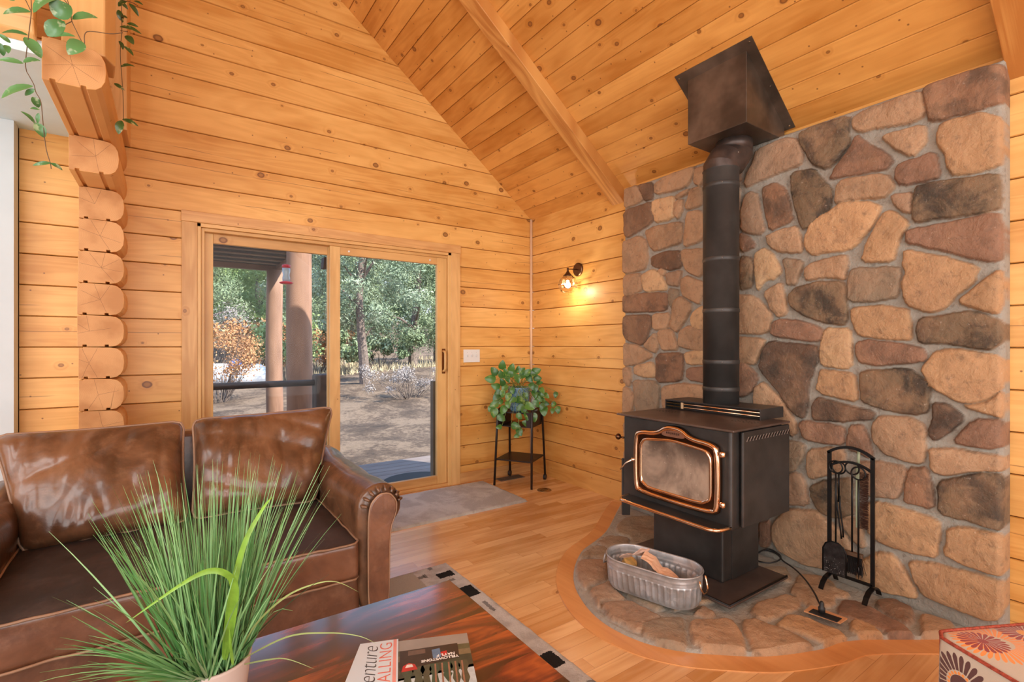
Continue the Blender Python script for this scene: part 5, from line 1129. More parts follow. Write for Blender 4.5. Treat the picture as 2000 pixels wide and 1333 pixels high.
# ------------------------------------------------------------------ ornamental grass in a pot
gp = thing('potted_grass', 'tall artificial green grass in a pale terracotta pot on the coffee table', 'potted plant', (-2.885, -2.705, TZ))
gc_ = Vector((-2.885, -2.705, TZ + 0.001))
MB().lathe([(0, 0), (0.055, 0), (0.060, 0.01), (0.072, 0.115), (0.074, 0.122), (0.068, 0.122), (0.062, 0.105), (0, 0.10)], gc_, 40).build('pot', plain('pale_terracotta', sr(196, 176, 164), 0.55, var=0.06), gp, smooth=True)
MB().lathe([(0, 0.103), (0.03, 0.106), (0.063, 0.102)], gc_, 16, caps=False).build('moss', plain('dark_moss', (0.02, 0.03, 0.01), 0.9), gp)
def blade(mb, b, d0, L, w, droop, n=7, flat=None, curl=0.0):
    d = Vector(d0).normalized(); p = Vector(b); rows = []; s = d.cross(Vector(flat) if flat else view).normalized()
    if s.length < 0.1: s = vr
    for i in range(n + 1):
        t = i / n; ww = w * (1 - t ** 2.2) * 0.5 + 0.00015
        rows.append([p - s * ww, p + d.cross(s) * ww * 0.35, p + s * ww])
        d = (d + Vector((0, 0, -1)) * droop / n * (0.4 + 1.6 * t)).normalized(); p = p + d * (L / n)
    mb.grid(rows)
rr = random.Random(31); g = MB()
for k in range(520):
    a = rr.uniform(0, 2 * PI); r0 = 0.062 * math.sqrt(rr.random()); b = gc_ + Vector((r0 * math.cos(a), r0 * math.sin(a), 0.10))
    lean = abs(rr.gauss(0, 0.28)) + 0.04; aa = a + rr.gauss(0, 0.5)
    d = Vector((math.cos(aa) * lean, math.sin(aa) * lean, 1)); L = rr.uniform(0.25, 0.45)
    if k % 7 == 0: a = PI * rr.uniform(0.95, 1.45); lean = rr.uniform(0.5, 1.1); b = gc_ + Vector((0.062 * math.cos(a), 0.062 * math.sin(a), 0.112)); d = Vector((math.cos(a) * lean, math.sin(a) * lean, 0.8)); L *= 0.6
    blade(g, b, d, L, rr.uniform(0.0024, 0.0048), rr.uniform(0.0, 0.42) * (0.5 + lean), flat=(rr.uniform(-1, 1), rr.uniform(-1, 1), 0.1))
g.build('grass_blades', leaf_mat('grass_blade', (0.07, 0.23, 0.055), (0.27, 0.50, 0.21), rough=0.4), gp, smooth=True)
g = MB()
for k in range(120):
    a = rr.uniform(0, 2 * PI); r0 = 0.05 * math.sqrt(rr.random()); b = gc_ + Vector((r0 * math.cos(a), r0 * math.sin(a), 0.10)); lean = abs(rr.gauss(0, 0.32)) + 0.05; aa = a + rr.gauss(0, 0.5)
    blade(g, b, (math.cos(aa) * lean, math.sin(aa) * lean, 1), rr.uniform(0.16, 0.36), 0.0022, rr.uniform(0, 0.3), flat=(rr.uniform(-1, 1), rr.uniform(-1, 1), 0.1))
tag(g.build('dark_grass_blades', leaf_mat('dark_grass_blade', (0.02, 0.04, 0.012), (0.07, 0.11, 0.03)), gp, smooth=True), 'thin dark olive grass blades')
def curve_blade(pxs, deps, w, mat, nm, lab=None):
    pts = catmull([at_depth(a, b, d) for (a, b), d in zip(pxs, deps)], 6); n = len(pts); m = MB(); rows = []
    for i, p in enumerate(pts):
        d = (pts[min(i + 1, n - 1)] - pts[max(i - 1, 0)]).normalized(); s = d.cross(view).normalized(); t = i / (n - 1); ww = w / 2 * math.sin(min(1, t * 4 + 0.25) * PI / 2) * (1 - max(0, t - 0.35) / 0.65) ** 0.8
        rows.append([p - s * ww, p + view * ww * 0.4, p + s * ww])
    m.grid(rows); o = m.build(nm, mat, gp, smooth=True)
    if lab: tag(o, lab)
gd = (gc_ - Vector(CAM)).dot(view)
M_bl = plain('bright_leaf', (0.17, 0.33, 0.035), 0.4, var=0.25, scale=20)
M_pl = plain('pale_blade', (0.30, 0.36, 0.12), 0.45)
curve_blade([(440, 1290), (452, 1215), (458, 1150), (442, 1122), (405, 1117), (350, 1145), (245, 1218)], [gd - .06, gd - .10, gd - .14, gd - .16, gd - .17, gd - .18, gd - .20], 0.017, M_bl, 'broad_leaf', 'broad bright green leaf bent over to the left')
curve_blade([(436, 1290), (450, 1180), (475, 1070), (510, 1000), (532, 970)], [gd - .06, gd - .10, gd - .11, gd - .10, gd - .10], 0.013, M_bl, 'broad_leaf', 'broad bright green leaf standing up to the right')
curve_blade([(460, 1290), (500, 1220), (560, 1165), (620, 1140), (660, 1138), (702, 1158)], [gd, gd - .02, gd - .03, gd - .03, gd - .02, gd], 0.004, M_pl, 'pale_blade')
curve_blade([(470, 1290), (560, 1245), (640, 1237), (700, 1243), (735, 1258)], [gd, gd - .05, gd - .08, gd - .1, gd - .1], 0.0035, M_pl, 'pale_blade')
curve_blade([(470, 1300), (520, 1290), (560, 1288), (615, 1308)], [gd, gd - .05, gd - .08, gd - .1], 0.0035, M_pl, 'pale_blade')
curve_blade([(455, 1300), (450, 1260), (448, 1228)], [gd - .06, gd - .09, gd - .10], 0.007, M_bl, 'broad_leaf')
# ------------------------------------------------------------------ leather loveseat
def leather(name, a, b, hl=None, rough=0.3, wr=1.0, spec=None):
    n = NT(name); co = n.tc.outputs['Object']
    c = n.mix(n.smooth(n.noise(co, 3.2, 5, 0.65, 0.6), 0.35, 0.68), a, b)
    c = n.mix(n.math('MULTIPLY', n.smooth(n.noise(co, 9, 5, 0.7), 0.5, 0.75), 0.5), c, hl or a)
    m = n.set(c, n.math('MULTIPLY_ADD', n.noise(co, 6, 4), 0.20, rough - 0.05), 0.0, coat=0.35 if rough < 0.4 else None, spec=spec)
    w1 = n.noise(co, 4.0, 2, 0.5, 0.8); crs = n.math('ABSOLUTE', n.math('SUBTRACT', w1, 0.5)); crs = n.smooth(crs, 0.0, 0.06)
    h_ = n.math('ADD', n.math('MULTIPLY', crs, 0.10 * wr), n.math('MULTIPLY', n.noise(co, 220, 3, 0.6), 0.05)); h_ = n.math('ADD', h_, n.math('MULTIPLY', n.noise(co, 9, 3, 0.6, 0.6), 0.6 * wr))
    n.bump(h_, 0.45, 0.010); return m
M_lea = leather('brown_leather', (0.200, 0.090, 0.042), (0.075, 0.032, 0.015), (0.28, 0.145, 0.075), 0.27)
M_lea2 = leather('red_brown_leather', (0.225, 0.092, 0.045), (0.11, 0.042, 0.021), (0.29, 0.14, 0.078), 0.30, 0.8)
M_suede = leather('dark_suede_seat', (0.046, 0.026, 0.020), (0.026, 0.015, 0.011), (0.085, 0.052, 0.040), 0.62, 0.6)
M_pipe2 = plain('leather_piping', (0.30, 0.17, 0.10), 0.4, var=0.2)
sofa = thing('sofa', 'brown leather two seat sofa with rolled arms and dark seat cushion', 'sofa', (-2.885, -1.3, 0.014))
SX = -2.885; YF = -1.86; YB = -0.80
def arm(sg):
    """rolled arm; sg = +1 right (towards the stove)"""
    cx = SX + sg * 0.672; prof = [(cx - sg * 0.088, 0.07), (cx - sg * 0.090, 0.30), (cx - sg * 0.088, 0.45), (cx - sg * 0.100, 0.52)]
    for k in range(11):
        a = PI * 0.93 - k * (PI * 1.28) / 10; prof.append((cx + sg * (0.008 + 0.104 * math.cos(a)), 0.552 + 0.098 * math.sin(a)))
    prof += [(cx + sg * 0.042, 0.44), (cx + sg * 0.034, 0.38), (cx + sg * 0.034, 0.07)]
    ys = np.linspace(YF + 0.01, YB, 40); rows = []
    for i, y in enumerate(ys):
        t = i / 39; f = 1.0 if t > 0.05 else 0.93 + 0.07 * math.sin(t / 0.05 * PI / 2); row = []
        for (x, z) in prof:
            d = 0.008 * mnoise.noise(Vector((x * 6, y * 5, z * 6))) + 0.004 * mnoise.noise(Vector((x * 18, y * 9, z * 18)))
            zz = z - 0.018 * math.sin(t * PI) * (z > 0.5)
            row.append(((x - cx) * f + cx + d, y, (zz - 0.4) * (0.97 + 0.03 * f if f < 1 else 1) + 0.4 + d * (z > 0.45)))
        row.append(row[0]); rows.append(row)
    m = MB(); m.grid(rows); m.add(rows[0][:-1], [tuple(range(len(prof)))[::-1]]); m.add(rows[-1][:-1], [tuple(range(len(prof)))])
    a_ = m.build('arm', M_lea, sofa, smooth=True, subsurf=1, weld=0.0005); 
    c0 = (cx, 0.50)
    pan = [(c0[0] + (x - c0[0]) * 0.62 + (0.0 if z > 0.42 else 0), z if z < 0.42 else c0[1] + (z - c0[1]) * 0.66 + 0.01) for x, z in prof]
    pan = sm([(cx - sg * 0.058, 0.07), (cx - sg * 0.060, 0.50), (cx - sg * 0.05, 0.575), (cx - sg * 0.012, 0.612), (cx + sg * 0.035, 0.610), (cx + sg * 0.066, 0.57), (cx + sg * 0.064, 0.52), (cx + sg * 0.034, 0.45), (cx + sg * 0.030, 0.07)], 2, 0.2)
    m = MB(); m.prism([(x, YF + 0.004, z) for x, z in pan], (0, -0.022, 0)); p_ = m.build('front_panel', M_lea2, a_, bevel=0.006)
    MB().tube([(x, YF - 0.014, z) for x, z in pan], 0.0035, 6, closed=True).build('piping', M_pipe2, a_, smooth=True)
    # gathered pleats round the roll
    m = MB()
    for k in range(8):
        a = PI * 0.95 - k * PI * 1.0 / 8; p = Vector((cx + sg * (0.008 + 0.070 * math.cos(a)), YF - 0.006, 0.552 + 0.066 * math.sin(a))); q = Vector((cx + sg * (0.008 + 0.088 * math.cos(a)), YF + 0.010, 0.552 + 0.083 * math.sin(a))); r = q + Vector((0, 0.04, 0))
        m.tube([p, q + Vector((0, -0.004, 0)), r], [0.006, 0.0075, 0.001], 8)
    m.build('pleats', M_lea, a_, smooth=True)
arm(1); arm(-1)
def soft_box(name, x0, x1, y0, y1, z0, z1, mat, parent, crown=0.02, r=0.03, nx=40, ny=26, nz=6, wr=0.006, seed=0.0, topmat=None):
    """upholstered box with soft edges and wrinkles"""
    bm = bmesh.new(); bmesh.ops.create_grid(bm, x_segments=1, y_segments=1, size=0.5); bm.free()
    vs = {}; V = []; F = []; MI = []
    def vid(i, j, k):
        key = (i, j, k)
        if key in vs: return vs[key]
        u, v, w_ = i / nx, j / ny, k / nz; x = x0 + (x1 - x0) * u; y = y0 + (y1 - y0) * v; z = z0 + (z1 - z0) * w_
        c = crown * (4 * u * (1 - u)) ** 0.5 * (4 * v * (1 - v)) ** 0.5
        z += c * (2 * w_ - 1); y += (-1 if v < .5 else 1) * crown * 0.6 * (4 * w_ * (1 - w_)) * abs(2 * v - 1) ** 8
        p = Vector((x, y, z)); q = Vector((min(max(x, x0 + r), x1 - r), min(max(y, y0 + r), y1 - r), min(max(z, z0 + r * .6 + (c * (2 * w_ - 1))), z1 - r * .6 + c * (2 * w_ - 1))))
        d = p - q
        if d.length > 1e-6 and d.length > r: p = q + d.normalized() * r
        nz_ = mnoise.noise(Vector((p.x * 7 + seed, p.y * 7, p.z * 9))) * wr + abs(mnoise.noise(Vector((p.x * 13 + seed + 5, p.y * 9 + p.x * 4, p.z * 4)))) * -wr
        dirn = Vector((0, 0, 1)) if k == nz else (Vector((0, -1, 0)) if j == 0 else Vector((0, 0, 0)))
        p = p + dirn * nz_ * 1.2
        vs[key] = len(V); V.append(p); return vs[key]
    for i in range(nx):
        for j in range(ny):
            F.append((vid(i, j, nz), vid(i + 1, j, nz), vid(i + 1, j + 1, nz), vid(i, j + 1, nz))); MI.append(1)
            F.append((vid(i, j, 0), vid(i, j + 1, 0), vid(i + 1, j + 1, 0), vid(i + 1, j, 0))); MI.append(0)
        for k in range(nz):
            F.append((vid(i, 0, k), vid(i + 1, 0, k), vid(i + 1, 0, k + 1), vid(i, 0, k + 1))); MI.append(0)
            F.append((vid(i, ny, k), vid(i, ny, k + 1), vid(i + 1, ny, k + 1), vid(i + 1, ny, k))); MI.append(0)
    for j in range(ny):
        for k in range(nz):
            F.append((vid(0, j, k), vid(0, j, k + 1), vid(0, j + 1, k + 1), vid(0, j + 1, k))); MI.append(0)
            F.append((vid(nx, j, k), vid(nx, j + 1, k), vid(nx, j + 1, k + 1), vid(nx, j, k + 1))); MI.append(0)
    mb = MB(); mb.v = [tuple(p) for p in V]; mb.f = F; o = mb.build(name, mat, parent, smooth=True)
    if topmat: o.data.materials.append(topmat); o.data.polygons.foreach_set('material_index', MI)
    return o, vs, V
soft_box('base', SX - 0.60, SX + 0.60, YF + 0.045, YB + 0.02, 0.055, 0.275, M_lea2, sofa, 0.004, 0.02, seed=3)
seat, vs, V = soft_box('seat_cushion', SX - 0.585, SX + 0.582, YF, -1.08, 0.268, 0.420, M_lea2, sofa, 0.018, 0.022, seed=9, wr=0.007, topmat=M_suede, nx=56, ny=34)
for k, off in ((6, 0.002), (0, -0.002)):
    loop = [V[vs[(i, 0, k)]] for i in range(1, 56)] + [V[vs[(56, j, k)]] for j in range(1, 33)] + ([V[vs[(i, 34, k)]] for i in range(55, 0, -1)]) + [V[vs[(0, j, k)]] for j in range(32, 0, -1)]
    MB().tube([p + Vector((0, -0.004, off)) for p in loop], 0.0048, 6, closed=True).build('piping', M_pipe2, seat, smooth=True)
m = MB(); m.prism([(SX - 0.66, YB - 0.16, 0.07), (SX - 0.66, YB + 0.03, 0.07), (SX - 0.66, YB + 0.11, 0.76), (SX - 0.66, YB + 0.07, 0.80), (SX - 0.66, YB - 0.04, 0.80), (SX - 0.66, YB - 0.10, 0.45)], (1.32, 0, 0)); m.build('back', M_lea, sofa, bevel=0.03, seg=4)
for x in (SX - 0.62, SX + 0.62):
    for y in (YF + 0.09, YB - 0.02): MB().lathe([(0, 0.015), (0.02, 0.015), (0.028, 0.06), (0, 0.06)], (x, y, 0), 12).build('foot', plain('dark_foot', (0.03, 0.015, 0.01), 0.4), sofa)
def pillow(name, corners, thick, mat, seed, sag, parent):
    """corners: bl, br, tr, tl in space; front faces the camera"""
    bl, br, tr, tl = [Vector(c) for c in corners]; nu, nv = 60, 44
    nrm = (br - bl).cross(tl - bl).normalized()
    if nrm.y > 0: nrm = -nrm
    def pt(i, j, side):
        u = i / nu; v = j / nv
        # rounded corners and slightly hollow edges
        U = 2 * u - 1; W_ = 2 * v - 1
        ux = U * (1 - 0.035 * (1 - W_ * W_)) ; vx = W_ * (1 - 0.03 * (1 - U * U))
        cr = max(0, abs(U) - 0.86) / 0.14; cs = max(0, abs(W_) - 0.86) / 0.14; k = 1 - 0.045 * (cr * cs) ** 0.8
        uu = (ux * k + 1) / 2; vv = (vx * k + 1) / 2
        b = bl.lerp(br, uu).lerp(tl.lerp(tr, uu), vv)
        prof = ((1 - abs(U) ** 5) ** 0.5) * ((1 - abs(W_) ** 4.5) ** 0.5); prof = prof * (1 + sag * (0.5 - v))
        edge = min(1, prof * 1.5)
        q = Vector((b.x * 4, b.z * 4, seed)); q2 = Vector((b.x * 3 + b.z * 7 * math.copysign(1, seed), b.z * 3.0 + seed, seed * 2))
        wv = 0.024 * mnoise.noise(q) + 0.034 * (abs(mnoise.noise(q2)) - 0.25) + 0.016 * (abs(mnoise.noise(Vector((b.x * 14, b.z * 5 - b.x * 5, seed + 7)))) - 0.2)
        return b + nrm * ((thick / 2 * prof + wv * edge) if side else (-thick / 2 * prof * 0.8))
    A = [[pt(i, j, True) for i in range(nu + 1)] for j in range(nv + 1)]; Bk = [[pt(nu - i, j, False) for i in range(nu + 1)] for j in range(nv + 1)]
    m = MB(); m.grid(A); m.grid(Bk); o = m.build(name, mat, parent, smooth=True, weld=0.0008)
    per = [A[0][i] for i in range(0, nu)] + [A[j][nu] for j in range(0, nv)] + [A[nv][i] for i in range(nu, 0, -1)] + [A[j][0] for j in range(nv, 0, -1)]
    MB().tube([p + nrm * 0.004 for p in per[::2]], 0.0058, 6, closed=True).build('piping', M_pipe2, o, smooth=True); return o
yb_, yt = -1.185, -0.965
pillow('back_cushion', [(-2.880, yb_, 0.43), (-2.325, yb_, 0.42), (-2.185, yt - 0.03, 0.895), (-2.872, yt, 0.875)], 0.20, M_lea, 2.3, 0.5, sofa)
pillow('back_cushion', [(-3.455, yb_, 0.41), (-2.895, yb_, 0.425), (-2.905, yt, 0.872), (-3.585, yt, 0.868)], 0.20, M_lea, -5.1, 0.5, sofa)

# ------------------------------------------------------------------ flowered ottoman
oc = P(1820, 1236, z=0.38); od = (P(1990, 1222, z=0.38) - oc); od.z = 0; od.normalize(); oe = (P(1952, 1333, z=0.38) - oc); oe.z = 0; oe.normalize()
oe = Vector((od.y, -od.x, 0)) if Vector((od.y, -od.x, 0)).dot(oe) > 0 else Vector((-od.y, od.x, 0))
def flower_fabric():
    n = NT('flowered_fabric'); co = n.tc.outputs['Object']; s3 = n.sep(co)
    # side faces use (along, height), the top uses (x, y)
    g_ = n.t.nodes.new('ShaderNodeNewGeometry'); up = n.math('GREATER_THAN', n.sep(g_.outputs['True Normal'])[2], 0.7)
    a = n.math('ADD', n.math('MULTIPLY', s3[0], oe.x), n.math('MULTIPLY', s3[1], oe.y)); b = n.math('ADD', n.math('MULTIPLY', s3[0], od.x), n.math('MULTIPLY', s3[1], od.y))
    c = sr(198, 186, 168)
    def mixf(f, x, y): return n.math('ADD', n.math('MULTIPLY', f, y), n.math('MULTIPLY', n.math('SUBTRACT', 1.0, f), x))
    def flower(col, base, ca, cb, rad, petals, inner, onside, core=None):
        if onside: X = n.math('SUBTRACT', a, ca); Y = n.math('SUBTRACT', s3[2], cb)
        else: X = n.math('SUBTRACT', a, ca); Y = n.math('SUBTRACT', b, cb)
        r = n.math('SQRT', n.math('ADD', n.math('MULTIPLY', X, X), n.math('MULTIPLY', Y, Y))); th = n.math('ARCTAN2', Y, X)
        pt_ = n.math('ABSOLUTE', n.math('SINE', n.math('MULTIPLY', th, petals / 2)))
        lim = n.math('MULTIPLY', n.math('ADD', n.math('MULTIPLY', n.math('POWER', pt_, 0.5), 0.35), 0.65), rad)
        f = n.math('MULTIPLY', n.math('LESS_THAN', r, lim), n.math('MULTIPLY', n.math('GREATER_THAN', pt_, 0.38), n.math('GREATER_THAN', r, inner)))
        if core: f = n.math('MAXIMUM', f, n.math('LESS_THAN', r, core))
        f = n.math('MULTIPLY', f, up if not onside else n.math('SUBTRACT', 1.0, up))
        return n.mix(f, base, col)
    A0 = oc.dot(oe); B0_ = oc.dot(od)
    OR = sr(236, 150, 70); RD = sr(150, 44, 34); PU = sr(92, 58, 56); GD = sr(226, 160, 70)
    c1 = flower(OR, c, A0 + 0.085, B0_ + 0.115, 0.105, 40, 0.040, False)
    c1 = flower(RD, c1, A0 + 0.075, B0_ + 0.085, 0.058, 22, 0.010, False, 0.012)
    c1 = flower(RD, c1, A0 + 0.055, B0_ + 0.255, 0.070, 24, 0.020, False); c1 = flower(GD, c1, A0 + 0.055, B0_ + 0.255, 0.020, 6, 0.0, False, 0.018)
    c1 = flower(RD, c1, A0 + 0.21, B0_ + 0.17, 0.06, 22, 0.012, False); c1 = flower(OR, c1, A0 + 0.26, B0_ + 0.30, 0.09, 30, 0.03, False)
    c1 = flower(PU, c1, A0 + 0.088, 0.275, 0.088, 26, 0.042, True, 0.030); c1 = flower(OR, c1, A0 + 0.088, 0.275, 0.040, 20, 0.031, True)
    c1 = flower(OR, c1, A0 + 0.05, 0.12, 0.06, 24, 0.02, True); c1 = flower(RD, c1, A0 + 0.26, 0.20, 0.07, 24, 0.02, True)
    f = n.noise(co, 300, 2); m = n.set(c1, 0.85, sheen=0.2); n.bump(f, 0.3, 0.002); return m
ott = thing('ottoman', 'square ottoman covered in cream fabric with red and orange flowers', 'ottoman', tuple(oc + oe * 0.25 + od * 0.25 + Vector((0, 0, -0.38))))
M_ff = flower_fabric(); OSZ = 0.50
def O_(a, b, z): return oc + oe * a + od * b + Vector((0, 0, z - 0.38))
m = MB(); rows = []
pr_ = sm([(0, 0), (OSZ, 0), (OSZ, OSZ), (0, OSZ)], 3, 0.06)
npt = len(pr_)
for z, ins in ((0.02, 0.0), (0.06, -0.003), (0.20, -0.004), (0.34, -0.002), (0.372, 0.0), (0.380, 0.005)):
    rows.append([O_(a + (OSZ / 2 - a) * ins * 2 / OSZ, b + (OSZ / 2 - b) * ins * 2 / OSZ, z) for a, b in pr_ + pr_[:1]])
m.grid(rows)
for s_, dz in ((0.96, 0.384), (0.85, 0.389), (0.6, 0.394), (0.3, 0.397)):
    rows2 = [O_(OSZ / 2 + (a - OSZ / 2) * s_, OSZ / 2 + (b - OSZ / 2) * s_, dz) for a, b in pr_ + pr_[:1]]; m.grid([rows[-1], rows2]); rows.append(rows2)
m.add(rows[-1][:-1], [tuple(range(npt))]); m.build('cushion_body', M_ff, ott, smooth=True, weld=0.0005)
M_op = plain('maroon_cord_piping', sr(160, 70, 52), 0.7, var=0.4, scale=120)
MB().tube([O_(a, b, 0.381) for a, b in pr_], 0.0052, 8, closed=True).build('piping', M_op, ott, smooth=True)
MB().tube([O_(a, b, 0.024) for a, b in pr_], 0.0052, 8, closed=True).build('piping', M_op, ott, smooth=True)
c_ = min(pr_, key=lambda q: q[0] + q[1]); MB().tube([O_(c_[0], c_[1], 0.03), O_(c_[0], c_[1], 0.375)], 0.0035, 8).build('corner_seam', M_op, ott, smooth=True)
for a, b in ((0.05, 0.05), (0.45, 0.05), (0.05, 0.45), (0.45, 0.45)): MB().lathe([(0, 0), (0.015, 0), (0.02, 0.022), (0, 0.022)], O_(a, b, 0), 10).build('foot', plain('ottoman_foot', (0.03, 0.015, 0.01), 0.5), ott)

# ------------------------------------------------------------------ outdoors: deck, posts, rail, feeder, tank
def ground_z(x, y): return -0.32 + 0.034 * max(0, y - 3) + 0.0010 * max(0, y - 14) ** 2 + 0.55 * math.exp(-((x - 5) ** 2) / 22 - ((y - 11) ** 2) / 14)
rows = []
for y in list(np.linspace(0.2, 20, 80)) + list(np.linspace(21, 70, 30)):
    rows.append([(x, y, ground_z(x, y) + 0.06 * mnoise.noise(Vector((x * 0.8, y * 0.8, 0))) + 0.02 * mnoise.noise(Vector((x * 4, y * 4, 2)))) for x in np.linspace(-32, 34, 130)])
def ground_mat():
    n = NT('dry_ground'); co = n.tc.outputs['Object']; f = n.noise(co, 1.1, 6, 0.7, 0.4); g2 = n.noise(co, 14, 6, 0.75)
    c = n.ramp(n.math('ADD', n.math('MULTIPLY', f, 0.6), n.math('MULTIPLY', g2, 0.4)), [(0.38, sr(66, 52, 42)), (0.47, sr(94, 76, 62)), (0.56, sr(140, 118, 98)), (0.7, sr(88, 72, 56))])
    m = n.set(c, 0.95); n.bump(n.noise(co, 30, 6, 0.8), 0.9, 0.03); return m
struct('ground', MB().grid(rows), ground_mat(), smooth=True)
M_deck = wood('weathered_deck', 0, 1, 0.14, 0.2, light=(0.24, 0.19, 0.17), dark=(0.13, 0.10, 0.09), knots=0.1, cracks=0.0, rough=0.7)
mb = MB()
for k in range(10): mb.box(-6.0, 0.6, 0.20 + k * 0.145, 0.20 + k * 0.145 + 0.139, -0.14, -0.11)
struct('deck', mb, M_deck)
M_pole = wood('peeled_log_post', 2, 0, 0.6, 0.1, light=(0.34, 0.19, 0.125), dark=(0.17, 0.085, 0.055), knots=0.1, cracks=0.7, rough=0.7)
M_dkwood = plain('dark_weathered_wood', (0.055, 0.038, 0.032), 0.7, var=0.35, scale=12)
def pole(x, y, z0_, z1_, r0, r1, label, group=None):
    pts = [(x + 0.006 * math.sin(k), y + 0.006 * math.cos(k * 2), z0_ + (z1_ - z0_) * k / 8) for k in range(9)]; rs = [r0 + (r1 - r0) * k / 8 for k in range(9)]
    return tag(MB().tube(pts, rs, 24).build('porch_post', M_pole, smooth=True), label, 'post')
pole(-1.77, 3.63, -0.35, 2.30, 0.112, 0.104, 'peeled log post under the corner of the porch roof beyond the glass')
pole(-1.78, 1.94, -0.35, 3.5, 0.142, 0.125, 'thick peeled log post half in shade just outside the glass door')
npt_ = P(634, 760, y=1.16)
tag(MB().box(npt_.x - 0.10, npt_.x + 0.10, 1.06, 1.26, -0.12, 0.965).build('newel_post', M_dkwood, bevel=0.02), 'short dark square post at the end of the deck rail', 'post')
tag(MB().tube([(-6.0, 1.12, 0.90), (-4.0, 1.10, 0.885), (npt_.x - 0.10, 1.16, 0.885)], [0.036, 0.034, 0.030], 14).build('deck_rail', M_dkwood, smooth=True), 'dark round log rail crossing outside the fixed glass panel', 'railing')
tag(MB().box(-0.98, -0.93, 0.20, 0.26, -0.11, 0.92).build('gate_post', plain('grey_brown_gate', (0.14, 0.11, 0.08), 0.7), bevel=0.004), 'slim weathered post standing outside the right edge of the sliding glass', 'post')
# porch roof seen from below
pr = thing('porch_roof', 'dark porch roof with pale strips painted as light between boards beyond the fixed glass panel', 'roof', (-3.6, 2.9, 2.3))
rz_ = 2.36
M_rb = plain('dark_roof_boards', (0.050, 0.032, 0.028), 0.8, var=0.3); M_bt = plain('gap_light_paint', (0.30, 0.20, 0.14), 0.7)
MB().box(-6.5, -1.70, 2.0, 3.78, rz_ + 0.02, rz_ + 0.05).build('roof_boards', M_rb, pr)
for k in range(5): MB().box(-6.5, -1.72, 2.25 + k * 0.32, 2.285 + k * 0.32, rz_ + 0.005, rz_ + 0.02).build('gap_light_strip', M_bt, pr)  # pale strips imitate daylight leaking between the roof boards
MB().box(-1.73, -1.66, 1.98, 3.82, rz_ - 0.03, rz_ + 0.12).build('fascia', plain('red_brown_fascia', (0.25, 0.13, 0.085), 0.7), pr)
MB().box(-6.5, -1.66, 3.74, 3.82, rz_ - 0.05, rz_ + 0.12).build('fascia', plain('red_brown_fascia_b', (0.25, 0.13, 0.085), 0.7), pr)
# hummingbird feeder
fp = P(559, 536, y=0.78); fs = (P(559, 517, y=0.78).z - P(559, 555, y=0.78).z)
hf = thing('hummingbird_feeder', 'red and clear hummingbird feeder hanging outside the glass', 'bird feeder', (fp.x, fp.y, fp.z))
M_red = plain('red_plastic', (0.55, 0.01, 0.03), 0.3)
zb_ = fp.z - fs / 2
MB().lathe([(0, 0), (0.045, 0.0), (0.056, 0.008), (0.056, 0.014), (0.03, 0.022), (0, 0.024)], (fp.x, fp.y, zb_), 24).build('tray', M_red, hf, smooth=True)
MB().lathe([(0.030, 0.022), (0.032, 0.05), (0.026, 0.08), (0.033, 0.11), (0.033, fs - 0.03)], (fp.x, fp.y, zb_), 24, caps=True).build('bottle', plain('pale_blue_nectar_glass', (0.36, 0.44, 0.54), 0.1), hf, smooth=True)
MB().lathe([(0.034, fs - 0.032), (0.036, fs - 0.005), (0.02, fs), (0, fs)], (fp.x, fp.y, zb_), 24).build('cap', M_red, hf, smooth=True)
MB().tube([(fp.x, fp.y, zb_ + fs), (fp.x, fp.y, ceil_z(fp.x) - 0.01)], 0.0015, 5).build('hanging_wire', M_black, hf)
q0 = P(640, 514, y=0.85)
m = MB(); m.prism([(q0.x - 0.045, 0.83, q0.z - 0.055), (q0.x + 0.06, 0.83, q0.z - 0.045), (q0.x + 0.05, 0.83, q0.z + 0.05), (q0.x - 0.035, 0.83, q0.z + 0.05)], (0, 0.1, 0)); m.tube([(q0.x, 0.88, q0.z + 0.04), (q0.x, 0.88, ceil_z(q0.x) - 0.01)], 0.003, 6)
tag(m.build('hanging_birdhouse', M_dkwood, bevel=0.004), 'small dark wooden box hanging from the eave beside the door mullion', 'birdhouse')
tag(MB().lathe([(0, -0.110), (0.36, -0.110), (0.36, -0.098), (0, -0.096)], (-0.93, 0.62, 0), 40).build('round_mat', plain('black_rubber_mat', (0.03, 0.03, 0.03), 0.85), smooth=False), 'dark round rubber mat on the deck outside the sliding door', 'mat')
# propane tank
tk = at_depth(466, 735, 14.0); tkr = 0.36
tank = thing('propane_tank', 'white horizontal propane tank in the yard behind the autumn bush', 'tank', (tk.x, tk.y, tk.z - 0.5))
ax = vr; L2 = 0.78
prof = [(-L2 - 0.30, 0.01), (-L2 - 0.25, 0.16), (-L2 - 0.14, 0.28), (-L2, 0.35), (-L2 * 0.5, tkr), (L2 * 0.5, tkr), (L2, 0.35), (L2 + 0.14, 0.28), (L2 + 0.25, 0.16), (L2 + 0.30, 0.01)]
tc_ = tk - vr * 0.20
MB().tube([tc_ + ax * a for a, _ in prof], [r for _, r in prof], 32).build('shell', plain('white_tank_paint', (0.72, 0.74, 0.78), 0.35, var=0.04), tank, smooth=True)
for s_ in (-0.55, 0.55):
    c = tc_ + ax * s_; g0 = ground_z(c.x, c.y); MB().box(c.x - 0.06, c.x + 0.06, c.y - 0.12, c.y + 0.12, g0 - 0.1, c.z - tkr + 0.05).build('leg', plain('tank_leg', (0.6, 0.6, 0.6), 0.6), tank)
rr = random.Random(2); c = at_depth(461, 709, 13.9); m = MB(); rows = []
